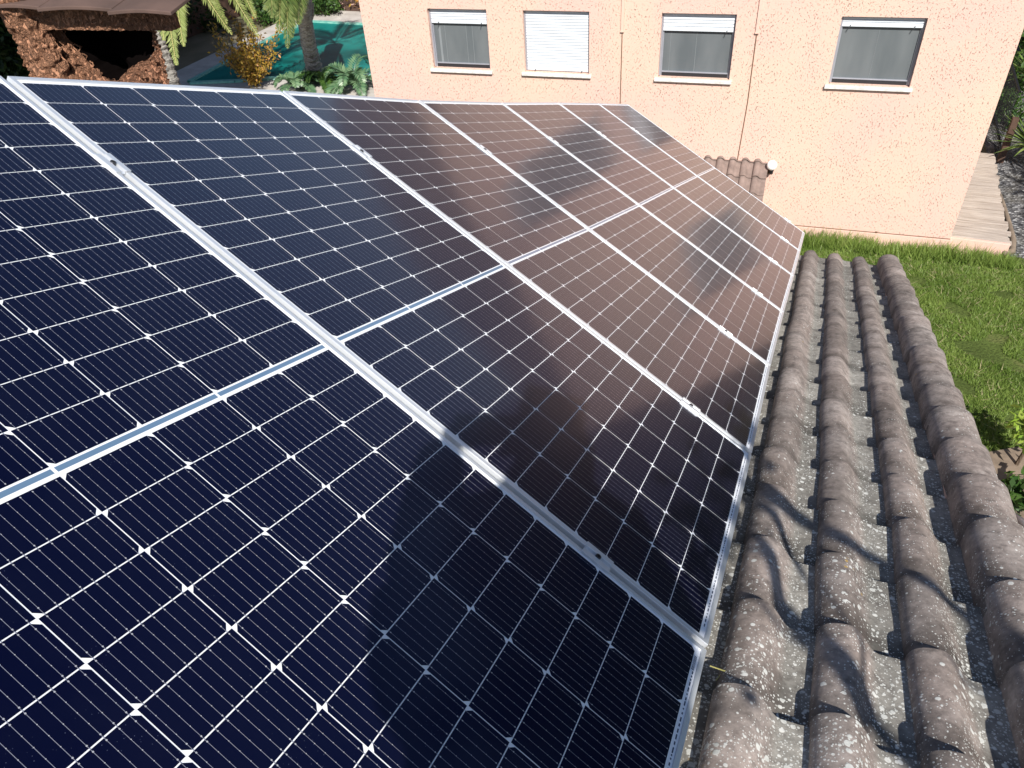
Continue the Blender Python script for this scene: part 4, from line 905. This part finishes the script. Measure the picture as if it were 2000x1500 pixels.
def skin_body():
    v = [(.02, -.04, .80), (.03, .02, .96), (.04, .09, 1.12), (.06, .13, 1.21), (.07, .17, 1.28), (.07, .23, 1.38), (.07, .24, 1.47)]; r = [(.24, .16), (.24, .15), (.27, .16), (.15, .10), (.060, .060), (.098, .112), (.064, .075)]; e = [(0, 1), (1, 2), (2, 3), (3, 4), (4, 5), (5, 6)]
    for s_ in (-1, 1):
        b = len(v); v += [(.11 * s_, -.02, .74), (.16 * s_, .14, .44), (.16 * s_, .02, .08), (.17 * s_, .16, .03)]; r += [.10, .068, .046, (.038, .032)]; e += [(0, b), (b, b + 1), (b + 1, b + 2), (b + 2, b + 3)]
        h = hands[0] if s_ < 0 else hands[1]; b = len(v); el = Vector((-.30, .24, 1.04)) if s_ < 0 else Vector((.12, .34, 1.04)); v += [(.22 * s_ + .04, .12, 1.17), tuple(el), tuple(el.lerp(h, .85)), tuple(h)]; r += [.085, .075, .052, (.036, .042)]; e += [(3, b), (b, b + 1), (b + 1, b + 2), (b + 2, b + 3)]
    return v, e, r
v, e, r = skin_body(); skin_mesh('body', v, e, r, M['skin'], pr)
# clothing shells slightly larger than the body
def sub_skel(idx, grow, name, mat):
    mp = {a: k for k, a in enumerate(idx)}; vv = [v[a] for a in idx]; ee = [(mp[a], mp[b]) for a, b in e if a in mp and b in mp]; rr = [tuple(q + grow for q in (r[a] if hasattr(r[a], '__len__') else (r[a], r[a]))) for a in idx]; skin_mesh(name, vv, ee, rr, mat, pr)
sub_skel([0, 1, 2, 3, 11, 12, 19, 20], .014, 'shirt', M['shirt']); sub_skel([0, 7, 8, 9, 15, 16, 17], .013, 'trousers', M['jeans'])
skin_mesh('hair', [(.07, .21, 1.44), (.07, .19, 1.50), (.07, .14, 1.42)], [(0, 1), (0, 2)], [.10, .085, .08], M['hair'], pr)
for s_, h in ((-1, hands[0]), (1, hands[1])):
    V = []; E_ = []; Rr = []
    for k in range(4):
        b = len(V); o0 = h + Vector((0, .015, .03 - .02 * k)); V += [tuple(o0), tuple(o0 + Vector((-.03 * s_, .025, 0))), tuple(o0 + Vector((-.055 * s_, .018, 0)))]; E_ += [(b, b + 1), (b + 1, b + 2)]; Rr += [.009, .008, .007]
        if k: E_.append((b - 3, b))
    b = len(V); V += [tuple(h + Vector((-.02 * s_, -.02, .02))), tuple(h + Vector((-.045 * s_, -.012, .015)))]; E_ += [(0, b), (b, b + 1)]; Rr += [.010, .008]
    skin_mesh('hand', V, E_, Rr, M['skin'], pr)
ph = empty('phone', mat=Matrix.Translation(-FWD * .012) @ cam.matrix_world, label='black phone held up by the photographer', cat='phone'); mb = MB(); mb.box((-.078, -.030, .004), (.078, .044, .012)); mb.build('case', M['dark'], ph, bevel=.002); mb = MB(); mb.box((-.074, -.027, .0125), (.074, .041, .0135)); mb.build('screen', M['dark'], ph)
